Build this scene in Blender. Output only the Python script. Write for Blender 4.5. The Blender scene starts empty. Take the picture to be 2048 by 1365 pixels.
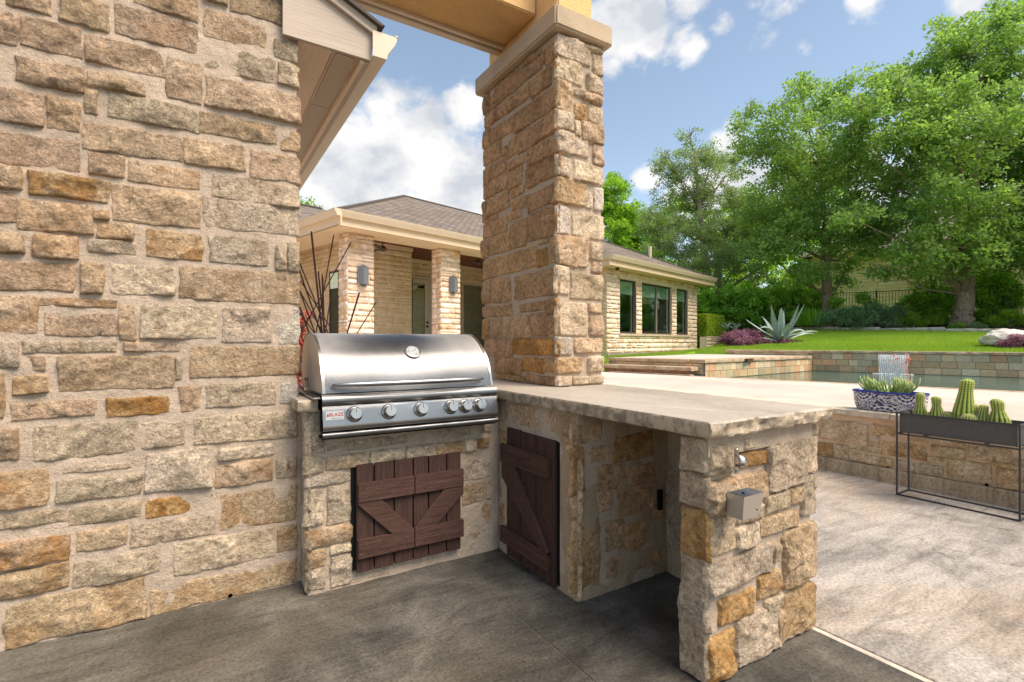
import bpy, math, random
import numpy as np
from mathutils import Vector, Matrix, Euler

# ------------------------------------------------------------------ scene, camera, light
SC = bpy.context.scene
COL = SC.collection
R = math.radians
SUN_EL, SUN_AZ = R(56), R(152)          # azimuth clockwise from +Y: the sun stands behind and right of the camera

cam_d = bpy.data.cameras.new('camera'); cam = bpy.data.objects.new('camera', cam_d); COL.objects.link(cam)
cam.location = (0, 0, 1.2); cam.rotation_euler = (R(90), 0, R(-31.8))
cam_d.sensor_width = 36; cam_d.lens = 36 * 1010 / 2048; cam_d.shift_y = 2.5 / 2048
cam_d.clip_start = .05; cam_d.clip_end = 2000
SC.camera = cam

SC.view_settings.view_transform = 'Standard'; SC.view_settings.look = 'None'
SC.view_settings.gamma = 1; SC.view_settings.use_curve_mapping = False
SC.view_settings.exposure = 0.62
SC.render.engine = 'CYCLES'
SC.cycles.use_denoising = True
SC.cycles.max_bounces = 8; SC.cycles.diffuse_bounces = 4; SC.cycles.glossy_bounces = 3
SC.cycles.transparent_max_bounces = 12; SC.cycles.transmission_bounces = 4
SC.cycles.sample_clamp_indirect = 6; SC.cycles.caustics_reflective = False; SC.cycles.caustics_refractive = False

sun_d = bpy.data.lights.new('sun', 'SUN'); sun = bpy.data.objects.new('sun', sun_d); COL.objects.link(sun)
sun_d.energy = 3.9; sun_d.angle = R(38); sun_d.color = (1, .89, .76)
_sd = Vector((math.sin(SUN_AZ) * math.cos(SUN_EL), math.cos(SUN_AZ) * math.cos(SUN_EL), math.sin(SUN_EL)))
sun.rotation_euler = _sd.to_track_quat('Z', 'Y').to_euler()

CA, SA = math.cos(R(58.2)), math.sin(R(58.2))
FX, HY, HC = 1010., 685., 1.2
def ray(px):                                    # horizontal direction of a picture column, per metre of depth
    q = (px - 1024) / FX
    return CA + SA * q, SA - CA * q
def P3(px, py, d):
    a, b = ray(px); return Vector((a * d, b * d, HC + d * (HY - py) / FX))
def dirv(px, py): 
    v = P3(px, py, 1) - Vector((0, 0, HC)); v.normalize(); return v

# ---- world: physical sky with fair-weather clouds laid out by direction
W = bpy.data.worlds.new('World'); SC.world = W; W.use_nodes = True
def build_world():
    nt = W.node_tree; nt.nodes.clear(); L = nt.links.new
    out = nt.nodes.new('ShaderNodeOutputWorld')
    sky = nt.nodes.new('ShaderNodeTexSky'); sky.sky_type = 'NISHITA'; sky.sun_disc = False
    sky.sun_elevation = SUN_EL; sky.sun_rotation = SUN_AZ; sky.air_density = 1.0; sky.dust_density = .4; sky.ozone_density = 1.0
    tc = nt.nodes.new('ShaderNodeTexCoord')
    def mth(op, a, b=None, c=None, clamp=False):
        n = nt.nodes.new('ShaderNodeMath'); n.operation = op; n.use_clamp = clamp
        for i, v in enumerate((a, b, c)):
            if v is None: continue
            if hasattr(v, 'links'): L(v, n.inputs[i])
            else: n.inputs[i].default_value = v
        return n.outputs[0]
    def noise(scale, detail, rough, w=0.0, vec=None):
        n = nt.nodes.new('ShaderNodeTexNoise'); n.inputs['Scale'].default_value = scale
        n.inputs['Detail'].default_value = detail; n.inputs['Roughness'].default_value = rough
        n.inputs['Distortion'].default_value = w
        L(vec if vec is not None else tc.outputs['Generated'], n.inputs['Vector']); return n.outputs['Fac']
    mp = nt.nodes.new('ShaderNodeMapping'); mp.inputs['Scale'].default_value = (1, 1, 1.35)
    L(tc.outputs['Generated'], mp.inputs['Vector']); vec = mp.outputs['Vector']
    n1 = noise(7.5, 11, .58, .1, vec); n2 = noise(1.6, 3, .5, 0, vec)
    blobs = [((700, 330), .20, 1.0), ((810, 330), .22, 1.0), ((900, 360), .17, 1.0), ((640, 290), .13, .8), ((760, 385), .17, .9),
             ((935, 215), .085, .95), ((1010, 250), .08, .8), ((675, 226), .03, .7),
             ((1245, 45), .115, 1.0), ((1195, 60), .09, .9), ((1225, 130), .05, .7), ((1290, 75), .06, .8),
             ((1385, 100), .07, .72), ((1440, 60), .05, .6), ((1545, 70), .085, .58), ((1565, 15), .08, .6), ((1375, -10), .06, .8),
             ((1725, 0), .055, .85), ((1930, 12), .05, .7), ((1295, 355), .055, .9), ((1460, 285), .07, .95), ((1430, 400), .15, .9),
             ((1560, 380), .2, .95), ((1700, 400), .2, .95), ((1880, 380), .22, .95), ((630, 400), .12, .7),
             ((700, 405), .1, .8), ((960, 100), .05, .5), ((1110, 420), .2, .9)]
    m = None
    for (px, py), r, s in blobs:
        vd = nt.nodes.new('ShaderNodeVectorMath'); vd.operation = 'DISTANCE'
        L(tc.outputs['Generated'], vd.inputs[0]); vd.inputs[1].default_value = dirv(px, py)
        f = mth('MULTIPLY_ADD', vd.outputs['Value'], -s / r, s, True)
        m = f if m is None else mth('MAXIMUM', m, f)
    # a free field of clouds that goes on around the whole sky, thinned where the picture's own clouds are described
    wide = mth('MULTIPLY_ADD', n2, 4.2, -2.15, True)
    vd = nt.nodes.new('ShaderNodeVectorMath'); vd.operation = 'DISTANCE'
    L(tc.outputs['Generated'], vd.inputs[0]); vd.inputs[1].default_value = dirv(1250, 250)
    keep = mth('MULTIPLY_ADD', vd.outputs['Value'], 2.5, -2.2, True)
    m = mth('MAXIMUM', m, mth('MULTIPLY', wide, keep))
    dens = mth('ADD', mth('MULTIPLY_ADD', n1, 2.5, -1.25), mth('MULTIPLY', m, 1.25))
    cov = mth('MULTIPLY_ADD', dens, 2.3, -.95, True)
    cov = mth('MULTIPLY', mth('MULTIPLY', cov, cov), mth('MULTIPLY_ADD', cov, -2, 3), None, True)
    gate = mth('MULTIPLY', m, 5, None, True); cov = mth('MULTIPLY', cov, gate)
    # cloud body: bright edges, slightly greyer thick parts
    n3 = noise(9, 5, .55, 0, vec)
    cr = nt.nodes.new('ShaderNodeValToRGB'); e = cr.color_ramp.elements
    e[0].position = .34; e[0].color = (.62, .66, .72, 1); e[1].position = .56; e[1].color = (1., .98, .97, 1)
    L(n3, cr.inputs['Fac'])
    bg = nt.nodes.new('ShaderNodeBackground'); bg.inputs['Strength'].default_value = .135
    hs = nt.nodes.new('ShaderNodeHueSaturation'); hs.inputs['Saturation'].default_value = .80; hs.inputs['Value'].default_value = 1; hs.inputs['Hue'].default_value = .492
    L(sky.outputs['Color'], hs.inputs['Color']); L(hs.outputs[0], bg.inputs['Color'])
    bc = nt.nodes.new('ShaderNodeBackground'); bc.inputs['Strength'].default_value = .68; L(cr.outputs['Color'], bc.inputs['Color'])
    mx = nt.nodes.new('ShaderNodeMixShader'); L(cov, mx.inputs[0]); L(bg.outputs[0], mx.inputs[1]); L(bc.outputs[0], mx.inputs[2])
    L(mx.outputs[0], out.inputs['Surface'])
build_world()

# ------------------------------------------------------------------ object helpers
def tag(o, label=None, cat=None, group=None, kind=None):
    if label: o['label'] = label
    if cat: o['category'] = cat
    if group: o['group'] = group
    if kind: o['kind'] = kind
    return o
def thing(name, label, cat, loc=(0, 0, 0), group=None, rot=0):
    o = bpy.data.objects.new(name, None); COL.objects.link(o); o.location = loc; o.rotation_euler.z = rot
    o.empty_display_size = .2
    return tag(o, label, cat, group)
def link(name, me, mat=None, parent=None, mw=None):
    """one mesh object; its coordinates (or mw) are world ones, also under a parent standing elsewhere"""
    o = bpy.data.objects.new(name, me); COL.objects.link(o)
    if mat is not None and not me.materials:
        for m in (mat if isinstance(mat, (list, tuple)) else [mat]): me.materials.append(m)
    M = mw if mw is not None else Matrix.Identity(4)
    if parent is not None:
        o.parent = parent
        M = wmat(parent).inverted() @ M
    o.matrix_basis = M
    return o
def wmat(o):
    M = o.matrix_basis.copy()
    return wmat(o.parent) @ M if o.parent else M
def copy_tree(o, parent=None):
    c = o.copy(); COL.objects.link(c); c.parent = parent
    for ch in [x for x in bpy.data.objects if x.parent == o]: copy_tree(ch, c)
    return c

def npmesh(name, V, Fq, smooth=False, col=None):
    """mesh from arrays: V (n,3), Fq (m,k) all faces with k corners"""
    me = bpy.data.meshes.new(name); V = np.asarray(V, np.float32); Fq = np.asarray(Fq, np.int32)
    n, k = Fq.shape
    me.vertices.add(len(V)); me.vertices.foreach_set('co', V.ravel())
    me.loops.add(n * k); me.loops.foreach_set('vertex_index', Fq.ravel())
    me.polygons.add(n); me.polygons.foreach_set('loop_start', np.arange(0, n * k, k, dtype=np.int32))
    if smooth: me.polygons.foreach_set('use_smooth', np.ones(n, bool))
    if col is not None:
        a = me.color_attributes.new('Col', 'FLOAT_COLOR', 'POINT'); a.data.foreach_set('color', np.asarray(col, np.float32).ravel())
    me.update(calc_edges=True); return me

class MB:
    def __init__(s): s.v = []; s.f = []
    def add(s, vs, fs):
        b = len(s.v); s.v += [tuple(v) for v in vs]; s.f += [tuple(i + b for i in f) for f in fs]; return s
    def box(s, a, b, M=None):
        x0, y0, z0 = a; x1, y1, z1 = b
        vs = [Vector(p) for p in ((x0,y0,z0),(x1,y0,z0),(x1,y1,z0),(x0,y1,z0),(x0,y0,z1),(x1,y0,z1),(x1,y1,z1),(x0,y1,z1))]
        if M is not None: vs = [M @ v for v in vs]
        return s.add(vs, [(0,3,2,1),(4,5,6,7),(0,1,5,4),(1,2,6,5),(2,3,7,6),(3,0,4,7)])
    def tube(s, pts, rad, n=8, cap=True):
        pts = [Vector(p) for p in pts]; rad = list(rad) if hasattr(rad, '__len__') else [rad] * len(pts)
        vs = []; ref = None
        for i, p in enumerate(pts):
            t = (pts[min(i + 1, len(pts) - 1)] - pts[max(i - 1, 0)])
            if t.length < 1e-9: t = Vector((0, 0, 1))
            t.normalize()
            if ref is None: ref = t.orthogonal().normalized()
            ref = (ref - t * ref.dot(t))
            ref = ref.normalized() if ref.length > 1e-6 else t.orthogonal().normalized()
            q = t.cross(ref)
            for k in range(n):
                a = 2 * math.pi * k / n; vs.append(p + (ref * math.cos(a) + q * math.sin(a)) * rad[i])
        fs = []
        for i in range(len(pts) - 1):
            for k in range(n):
                k2 = (k + 1) % n; fs.append((i*n+k, i*n+k2, (i+1)*n+k2, (i+1)*n+k))
        if cap: fs.append(tuple(range(n - 1, -1, -1))); fs.append(tuple((len(pts) - 1) * n + k for k in range(n)))
        return s.add(vs, fs)
    def lathe(s, prof, n=24, M=None):          # prof: (r, z) along local z
        vs = []; fs = []
        for r, z in prof:
            for k in range(n):
                a = 2 * math.pi * k / n; v = Vector((r * math.cos(a), r * math.sin(a), z)); vs.append(M @ v if M is not None else v)
        for i in range(len(prof) - 1):
            for k in range(n):
                k2 = (k + 1) % n; fs.append((i*n+k, i*n+k2, (i+1)*n+k2, (i+1)*n+k))
        if prof[0][0] > 1e-5: fs.append(tuple(range(n - 1, -1, -1)))
        if prof[-1][0] > 1e-5: fs.append(tuple((len(prof) - 1) * n + k for k in range(n)))
        return s.add(vs, fs)
    def extrude(s, poly, d):                   # poly: list of 3D points in one plane, d: extrusion vector
        poly = [Vector(p) for p in poly]; d = Vector(d); n = len(poly)
        nrm = Vector((0, 0, 0))
        for i in range(n): nrm += poly[i].cross(poly[(i + 1) % n])
        if nrm.dot(d) > 0: poly = poly[::-1]
        vs = poly + [p + d for p in poly]
        fs = [tuple(range(n)), tuple(range(2 * n - 1, n - 1, -1))] + [((i + 1) % n, i, n + i, n + (i + 1) % n) for i in range(n)]
        return s.add(vs, fs)
    def mesh(s, name, smooth=False, bevel=0, seg=1, auto=None):
        me = bpy.data.meshes.new(name); me.from_pydata(s.v, [], s.f)
        if bevel:
            import bmesh
            bm = bmesh.new(); bm.from_mesh(me)
            bmesh.ops.bevel(bm, geom=[e for e in bm.edges if e.calc_face_angle(0) > .5], offset=bevel, segments=seg, affect='EDGES', clamp_overlap=True)
            bm.to_mesh(me); bm.free()
        if smooth: me.polygons.foreach_set('use_smooth', [True] * len(me.polygons))
        if auto is not None:
            me.polygons.foreach_set('use_smooth', [True] * len(me.polygons))
            me.set_sharp_from_angle(angle=R(auto))
        me.update(); return me
def obj(name, mb, mat, parent=None, smooth=False, bevel=0, seg=1, auto=None, mw=None):
    return link(name, mb.mesh(name, smooth, bevel, seg, auto), mat, parent, mw)

# ---- lattice noise for geometry
def _h(ix, iy, iz, seed):
    n = (ix.astype(np.int64) * 374761393 + iy.astype(np.int64) * 668265263 + iz.astype(np.int64) * 1274126177 + int(seed) * 974634777) & 0xffffffff
    n = ((n ^ (n >> 13)) * 1274126177) & 0xffffffff
    n = ((n ^ (n >> 16)) * 2246822519) & 0xffffffff
    return ((n ^ (n >> 15)) & 0xffffff) / float(0xffffff) * 2 - 1
def vn(x, y, z, seed=0):
    x = np.asarray(x, float); y = np.asarray(y, float) + 0 * x; z = np.asarray(z, float) + 0 * x
    ix, iy, iz = np.floor(x), np.floor(y), np.floor(z); fx, fy, fz = x - ix, y - iy, z - iz
    fx, fy, fz = [f * f * (3 - 2 * f) for f in (fx, fy, fz)]
    r = 0
    for a in (0, 1):
        for b in (0, 1):
            for c in (0, 1):
                w = (fx if a else 1 - fx) * (fy if b else 1 - fy) * (fz if c else 1 - fz)
                r = r + w * _h(ix + a, iy + b, iz + c, seed)
    return r
def fbm(x, y, z, seed=0, o=3, g=.5):
    r = 0; a = 1; s = 0
    for i in range(o):
        r = r + a * vn(x * 2**i, y * 2**i, z * 2**i, seed + i * 17); s += a; a *= g
    return r / s
# ------------------------------------------------------------------ materials
class G:
    def __init__(s, name, rough=.8, spec=.3, metal=0):
        s.m = bpy.data.materials.new(name); s.m.use_nodes = True; s.nt = s.m.node_tree
        s.b = s.nt.nodes['Principled BSDF']; s.b.inputs['Roughness'].default_value = rough
        s.b.inputs['Specular IOR Level'].default_value = spec; s.b.inputs['Metallic'].default_value = metal
        s.tc = s.nt.nodes.new('ShaderNodeTexCoord'); s.oi = None
    def L(s, a, b): s.nt.links.new(a, b)
    def put(s, sock, v):
        if hasattr(v, 'links'): s.L(v, sock)
        elif isinstance(v, (tuple, list)) and len(v) == 3 and sock.type == 'RGBA': sock.default_value = (*v, 1)
        else: sock.default_value = v
    def info(s):
        if not s.oi: s.oi = s.nt.nodes.new('ShaderNodeObjectInfo')
        return s.oi
    def math(s, op, a, b=0., c=0., clamp=False):
        n = s.nt.nodes.new('ShaderNodeMath'); n.operation = op; n.use_clamp = clamp
        s.put(n.inputs[0], a); s.put(n.inputs[1], b); s.put(n.inputs[2], c); return n.outputs[0]
    def vmath(s, op, a, b=(0, 0, 0)):
        n = s.nt.nodes.new('ShaderNodeVectorMath'); n.operation = op; s.put(n.inputs[0], a); s.put(n.inputs[1], b); return n.outputs[0]
    def coord(s, scale=(1, 1, 1), rnd=False, kind='Object', rot=(0, 0, 0)):
        v = s.tc.outputs[kind]
        if rnd:
            mu = s.nt.nodes.new('ShaderNodeVectorMath'); mu.operation = 'SCALE'
            cb = s.nt.nodes.new('ShaderNodeCombineXYZ')
            for i in range(3): s.L(s.info().outputs['Random'], cb.inputs[i])
            s.L(cb.outputs[0], mu.inputs[0]); mu.inputs['Scale'].default_value = 37.
            v = s.vmath('ADD', v, mu.outputs[0])
        if tuple(scale) != (1, 1, 1) or tuple(rot) != (0, 0, 0):
            m = s.nt.nodes.new('ShaderNodeMapping'); s.L(v, m.inputs['Vector']); m.inputs['Scale'].default_value = scale
            m.inputs['Rotation'].default_value = rot; v = m.outputs[0]
        return v
    def noise(s, scale, detail=4, rough=.55, dist=0, vec=None):
        n = s.nt.nodes.new('ShaderNodeTexNoise'); n.inputs['Scale'].default_value = scale; n.inputs['Detail'].default_value = detail
        n.inputs['Roughness'].default_value = rough; n.inputs['Distortion'].default_value = dist
        s.L(vec if vec is not None else s.tc.outputs['Object'], n.inputs['Vector']); return n.outputs['Fac']
    def voro(s, scale, vec=None, feat='F1', out='Distance', rnd=1.):
        n = s.nt.nodes.new('ShaderNodeTexVoronoi'); n.feature = feat; n.inputs['Scale'].default_value = scale; n.inputs['Randomness'].default_value = rnd
        s.L(vec if vec is not None else s.tc.outputs['Object'], n.inputs['Vector']); return n.outputs[out]
    def ramp(s, f, stops, inter='LINEAR'):
        n = s.nt.nodes.new('ShaderNodeValToRGB'); n.color_ramp.interpolation = inter; e = n.color_ramp.elements
        while len(e) < len(stops): e.new(.5)
        for el, (p, c) in zip(e, stops): el.position = p; el.color = (c, c, c, 1) if not hasattr(c, '__len__') else (*c[:3], 1)
        s.put(n.inputs[0], f); return n.outputs[0]
    def mix(s, f, a, b, mode='MIX'):
        n = s.nt.nodes.new('ShaderNodeMix'); n.data_type = 'RGBA'; n.blend_type = mode
        s.put(n.inputs[0], f); s.put(n.inputs[6], a); s.put(n.inputs[7], b); return n.outputs[2]
    def col(s, c): s.put(s.b.inputs['Base Color'], c); return s
    def rough(s, c): s.put(s.b.inputs['Roughness'], c); return s
    def bump(s, h, dist=.01, st=1.):
        n = s.nt.nodes.new('ShaderNodeBump'); n.inputs['Distance'].default_value = dist; n.inputs['Strength'].default_value = st
        s.put(n.inputs['Height'], h)
        prev = s.b.inputs['Normal'].links
        if prev: s.L(prev[0].from_socket, n.inputs['Normal'])
        s.L(n.outputs[0], s.b.inputs['Normal']); return s

def m_stone():
    """quarried limestone; the object colour is the stone's own tint, its alpha how much iron stain it carries"""
    g = G('limestone', .9, .18); v = g.coord(rnd=True)
    base = g.info().outputs['Color']
    n1 = g.noise(7, 5, .6, .4, v); n2 = g.noise(38, 6, .65, 0, v); n3 = g.noise(2.6, 3, .5, .5, v)
    n4 = g.noise(95, 6, .78, .3, v)
    c = g.mix(1., base, g.ramp(n1, [(.25, (.66, .62, .55)), (.5, (1, 1, 1)), (.72, (1.28, 1.27, 1.25))]), 'MULTIPLY')
    c = g.mix(1., c, g.ramp(n2, [(.28, .52), (.5, 1.0), (.75, 1.30)]), 'MULTIPLY')
    c = g.mix(.85, c, g.ramp(n4, [(.32, .50), (.5, 1.03), (.68, 1.42)]), 'MULTIPLY')  # contrasty grain and the dark crevice lines below stand in for relief shading
    fr = g.math('ABSOLUTE', g.math('SUBTRACT', g.noise(9, 8, .68, 1.2, v), .5)); frl = g.ramp(fr, [(.0, .42), (.018, 1.)])
    c = g.mix(g.ramp(n3, [(.4, .25), (.6, .8)]), c, g.mix(1., c, frl, 'MULTIPLY'))
    st = g.math('MULTIPLY', g.ramp(g.noise(4.5, 6, .62, 1.0, v), [(.46, 0), (.60, 1)]), g.info().outputs['Alpha'], 0, True)
    c = g.mix(st, c, g.ramp(n2, [(.3, (.30, .13, .035)), (.6, (.56, .28, .085))]))
    gr = g.ramp(g.noise(11, 7, .7, .6, v), [(.60, 0), (.74, .5)])
    c = g.mix(gr, c, (.34, .255, .175))
    g.col(c)
    h = g.math('ADD', g.math('MULTIPLY', g.noise(22, 6, .62, .6, v), 1.0), g.math('MULTIPLY', g.noise(75, 6, .75, .3, v), .8))
    g.bump(h, .030, 1.); g.bump(g.noise(260, 3, .6, 0, v), .002, .8)
    return g.m
def m_farstone():
    g = G('limestone_far', .9, .15); v = g.coord(rnd=True)
    c = g.mix(1., g.info().outputs['Color'], g.ramp(g.noise(1.1, 5, .6, 0, v), [(.3, .72), (.55, 1.05), (.75, 1.2)]), 'MULTIPLY')
    st = g.math('MULTIPLY', g.ramp(g.noise(.8, 5, .6, 1., v), [(.5, 0), (.62, 1)]), g.info().outputs['Alpha'], 0, True)
    g.col(g.mix(st, c, (.50, .25, .08))); g.bump(g.noise(2.4, 5, .6, 0, v), .02, .5)
    return g.m
def m_mortar(name, c0=(.40, .31, .245), sc=1.):
    g = G(name, .95, .1); v = g.coord()
    c = g.mix(1., c0, g.ramp(g.noise(3, 5, .6, .2, v), [(.25, .78), (.5, 1.), (.75, 1.12)]), 'MULTIPLY')
    c = g.mix(.7, c, g.ramp(g.noise(170 * sc, 4, .65, 0, v), [(.3, .62), (.5, 1.), (.72, 1.25)]), 'MULTIPLY')
    g.col(c)
    g.bump(g.noise(14, 4, .55, 0, v), .02, .8); g.bump(g.noise(130 * sc, 5, .7, 0, v), .006, .9)
    return g.m
def m_plain(name, c, rough=.6, spec=.3, var=.12, sc=6., bump=.0, bs=80, metal=0):
    g = G(name, rough, spec, metal); v = g.coord()
    if var: g.col(g.mix(1., c, g.ramp(g.noise(sc, 5, .6, .2, v), [(.25, 1 - var * 1.6), (.5, 1.), (.75, 1 + var)]), 'MULTIPLY'))
    else: g.col(c)
    if bump: g.bump(g.noise(bs, 4, .6, 0, v), bump, .8)
    return g.m

STONE = m_stone(); FSTONE = m_farstone()
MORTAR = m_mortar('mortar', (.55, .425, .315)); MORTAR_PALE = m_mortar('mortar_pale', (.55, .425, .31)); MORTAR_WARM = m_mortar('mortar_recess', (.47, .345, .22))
MORTAR_FAR = m_mortar('mortar_far', (.80, .65, .50), .15)

def m_concrete(name, stops, warm, joints=None, dark=.5, dirt=1., crack=.35):
    g = G(name, .78, .25); v = g.coord(kind='Object')
    w = g.noise(.55, 6, .6, .8, v); n = g.noise(2.3, 7, .66, .6, v); f = g.noise(70, 6, .7, 0, v)
    sv = g.coord((1.2, 7, 1), rot=(0, 0, R(20))); streak = g.noise(1.6, 7, .65, 1.2, sv)
    c = g.ramp(n, stops)
    c = g.mix(g.ramp(w, [(.45, 0), (.66, .75)]), c, warm)
    c = g.mix(dark, c, g.ramp(streak, [(.36, .42), (.48, .92), (.60, 1.18)]), 'MULTIPLY')
    c = g.mix(.85, c, g.ramp(f, [(.33, .5), (.5, 1.), (.68, 1.4)]), 'MULTIPLY')
    # pits and grit
    pit = g.ramp(g.voro(34, g.coord((1, 1, .2))), [(.07, 0), (.12, 1)]); msk = g.ramp(g.noise(1.7, 3, .5, 0, v), [(.42, 1), (.56, 0)])
    pit = g.math('MAXIMUM', pit, msk)
    c = g.mix(1., c, g.ramp(pit, [(0, .22), (1, 1.)]), 'MULTIPLY')
    chip = g.ramp(g.voro(58, g.coord((1, 1, .2))), [(.05, .5 * dirt), (.10, 0)])
    c = g.mix(chip, c, (.42, .38, .30))
    # hairline crack
    cv = g.coord(kind='Object'); wv = g.nt.nodes.new('ShaderNodeVectorMath'); wv.operation = 'MULTIPLY_ADD'
    nn = g.nt.nodes.new('ShaderNodeTexNoise'); nn.inputs['Scale'].default_value = 5; nn.inputs['Detail'].default_value = 6; g.L(cv, nn.inputs['Vector'])
    g.L(nn.outputs['Color'], wv.inputs[0]); wv.inputs[1].default_value = (.28, .28, 0); g.L(cv, wv.inputs[2])
    cr = g.ramp(g.voro(.62, wv.outputs[0], 'DISTANCE_TO_EDGE'), [(.0008, crack), (.0028, 1.)])
    c = g.mix(g.ramp(g.noise(.9, 2, .5, 0, v), [(.45, 0), (.6, .85)]), c, g.mix(1., c, cr, 'MULTIPLY'))
    g.col(c); g.rough(g.ramp(n, [(.3, .55), (.7, .85)]))
    g.bump(g.math('MULTIPLY', pit, .4), .004, .7); g.bump(f, .0022, .8); g.bump(n, .01, .3)
    return g.m
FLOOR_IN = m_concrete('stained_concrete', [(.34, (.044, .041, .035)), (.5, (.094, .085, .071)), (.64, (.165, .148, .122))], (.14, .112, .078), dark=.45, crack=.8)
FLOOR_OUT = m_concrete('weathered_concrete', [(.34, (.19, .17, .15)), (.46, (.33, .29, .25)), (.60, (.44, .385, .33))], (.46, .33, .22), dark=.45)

def m_steel(name, rough=.28, c=(.60, .585, .57), aniso=.7, streak=(1, 60, 60), smudge=.25):
    g = G(name, rough, .5, 1.); v = g.coord(streak)
    n = g.noise(14, 5, .6, 0, v); w = g.noise(2.2, 4, .6, .6, g.coord((1, 1, 1)))
    g.col(g.mix(smudge, c, g.ramp(w, [(.3, (.30, .285, .27)), (.6, (.75, .73, .71))]), 'MIX'))
    g.rough(g.math('ADD', g.math('MULTIPLY', n, .16), g.math('MULTIPLY_ADD', w, .16, rough - .16)))
    g.b.inputs['Anisotropic'].default_value = aniso
    g.bump(n, .0006, .5); g.bump(g.noise(3, 2, .5, 0, g.coord((1, 1, 1))), .004, .35)
    return g.m
STEEL = m_steel('brushed_steel', .47, (.16, .155, .15)); STEEL_P = m_steel('panel_steel', .38, (.33, .312, .288)); STEEL_DARK = m_steel('steel_band', .32, (.34, .33, .325), .6)
STEEL_END = m_steel('steel_end', .45, (.50, .42, .34), .0, (30, 1, 30), .35); STEEL_END.node_tree.nodes['Principled BSDF'].inputs['Metallic'].default_value = .55  # tan base and low metallic stand in for the stone wall's reflection
CHROME = m_steel('turned_steel', .28, (.50, .455, .39), .2, (1, 1, 1), .1)
BLACK = m_plain('black_iron', (.028, .028, .03), .45, .4, .15)
DARKSLOT = m_plain('dark_gap', (.012, .011, .01), .9, .1, 0)

def m_wood(name, c1, c2, along='x'):
    g = G(name, .72, .25); s = {'x': (1.2, 16, 16), 'z': (16, 16, 1.2), 'y': (16, 1.2, 16)}[along]
    v = g.coord(s, rnd=True); n = g.noise(3.2, 8, .62, 1.4, v)
    c = g.ramp(n, [(.3, c1), (.62, c2)])
    c = g.mix(.7, c, g.ramp(g.noise(26, 4, .6, .3, v), [(.35, .55), (.55, 1.05), (.8, 1.25)]), 'MULTIPLY')
    g.col(c); g.bump(n, .004, .7); g.bump(g.noise(30, 4, .6, 0, v), .0015, .8); return g.m
DOORWOOD = m_wood('stained_cedar', (.052, .025, .018), (.106, .053, .039)); DOORWOOD_V = m_wood('stained_cedar_upright', (.040, .020, .014), (.084, .043, .032), 'z')
def m_stucco(name, c):
    g = G(name, .92, .12); v = g.coord()
    c = g.mix(1., c, g.ramp(g.noise(2.2, 5, .6, .3, v), [(.3, .82), (.55, 1.), (.75, 1.08)]), 'MULTIPLY')
    c = g.mix(.6, c, g.ramp(g.noise(150, 3, .6, 0, v), [(.32, .72), (.5, 1.), (.7, 1.18)]), 'MULTIPLY')
    g.col(c); g.bump(g.noise(110, 4, .6, 0, v), .006, 1.); return g.m
STUCCO = m_stucco('ochre_stucco', (.92, .58, .26)); CAPST = m_stucco('cast_stone', (.60, .455, .31))
CREAM = m_plain('cream_paint', (.76, .57, .38), .5, .35, .05, 3); CREAM_TRIM = m_plain('cream_gutter', (.70, .55, .39), .35, .5, .04, 3)
def m_siding(name, c, holes=False):
    g = G(name, .6, .3); v = g.coord((30, 1.4, 30) if holes else (1.4, 30, 40)); n = g.noise(3, 6, .6, 1.2, v)
    g.col(g.mix(.8, c, g.ramp(n, [(.3, .84), (.55, 1.), (.8, 1.06)]), 'MULTIPLY')); g.bump(n, .0025, .7); return g.m
RAKE = m_siding('grained_board', (.54, .43, .33)); SOFFIT = m_siding('soffit_board', (.84, .64, .47), True)
def m_roof():
    g = G('asphalt_shingle', .93, .1)
    br = g.nt.nodes.new('ShaderNodeTexBrick'); g.L(g.coord(kind='UV'), br.inputs['Vector'])
    br.inputs['Scale'].default_value = 1; br.inputs['Mortar Size'].default_value = .012; br.inputs['Brick Width'].default_value = .22; br.inputs['Row Height'].default_value = .12
    br.inputs['Color1'].default_value = (.18, .145, .12, 1); br.inputs['Color2'].default_value = (.30, .25, .205, 1); br.inputs['Mortar'].default_value = (.07, .052, .045, 1)
    br.inputs['Bias'].default_value = -.1
    v = g.coord(); c = g.mix(.6, br.outputs['Color'], g.ramp(g.noise(40, 4, .6, 0, v), [(.3, .7), (.5, 1.), (.7, 1.3)]), 'MULTIPLY')
    c = g.mix(.5, c, g.ramp(g.noise(1.2, 4, .6, 0, v), [(.3, .8), (.7, 1.15)]), 'MULTIPLY')
    g.col(c); g.bump(br.outputs['Fac'], .02, -.6); return g.m
ROOF = m_roof(); RIDGE = m_plain('ridge_shingle', (.11, .09, .08), .9, .1, .2, 12)

def m_leaf(name, c, c2, trans=.5, tint=(.55, .8, .12), rough=.5):
    g = G(name, rough, .35)
    at = g.nt.nodes.new('ShaderNodeAttribute'); at.attribute_name = 'Col'
    sp = g.nt.nodes.new('ShaderNodeSeparateColor'); g.L(at.outputs['Color'], sp.inputs[0])
    cc = g.mix(sp.outputs[0], c, c2); cc = g.mix(1., cc, g.ramp(sp.outputs[1], [(0, .6), (1, 1.4)]), 'MULTIPLY')
    g.col(cc)
    tr = g.nt.nodes.new('ShaderNodeBsdfTranslucent'); g.L(g.mix(1., g.mix(.5, cc, (c2[0]*1.2, c2[1]*1.2, c2[2])), (1.15, 1.25, .7), 'MULTIPLY'), tr.inputs['Color'])
    ms = g.nt.nodes.new('ShaderNodeMixShader'); ms.inputs[0].default_value = trans
    out = g.nt.nodes['Material Output']; g.L(g.b.outputs[0], ms.inputs[1]); g.L(tr.outputs[0], ms.inputs[2]); g.L(ms.outputs[0], out.inputs['Surface'])
    return g.m
LEAF_OAK = m_leaf('oak_leaf', (.155, .265, .075), (.36, .50, .15))
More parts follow.
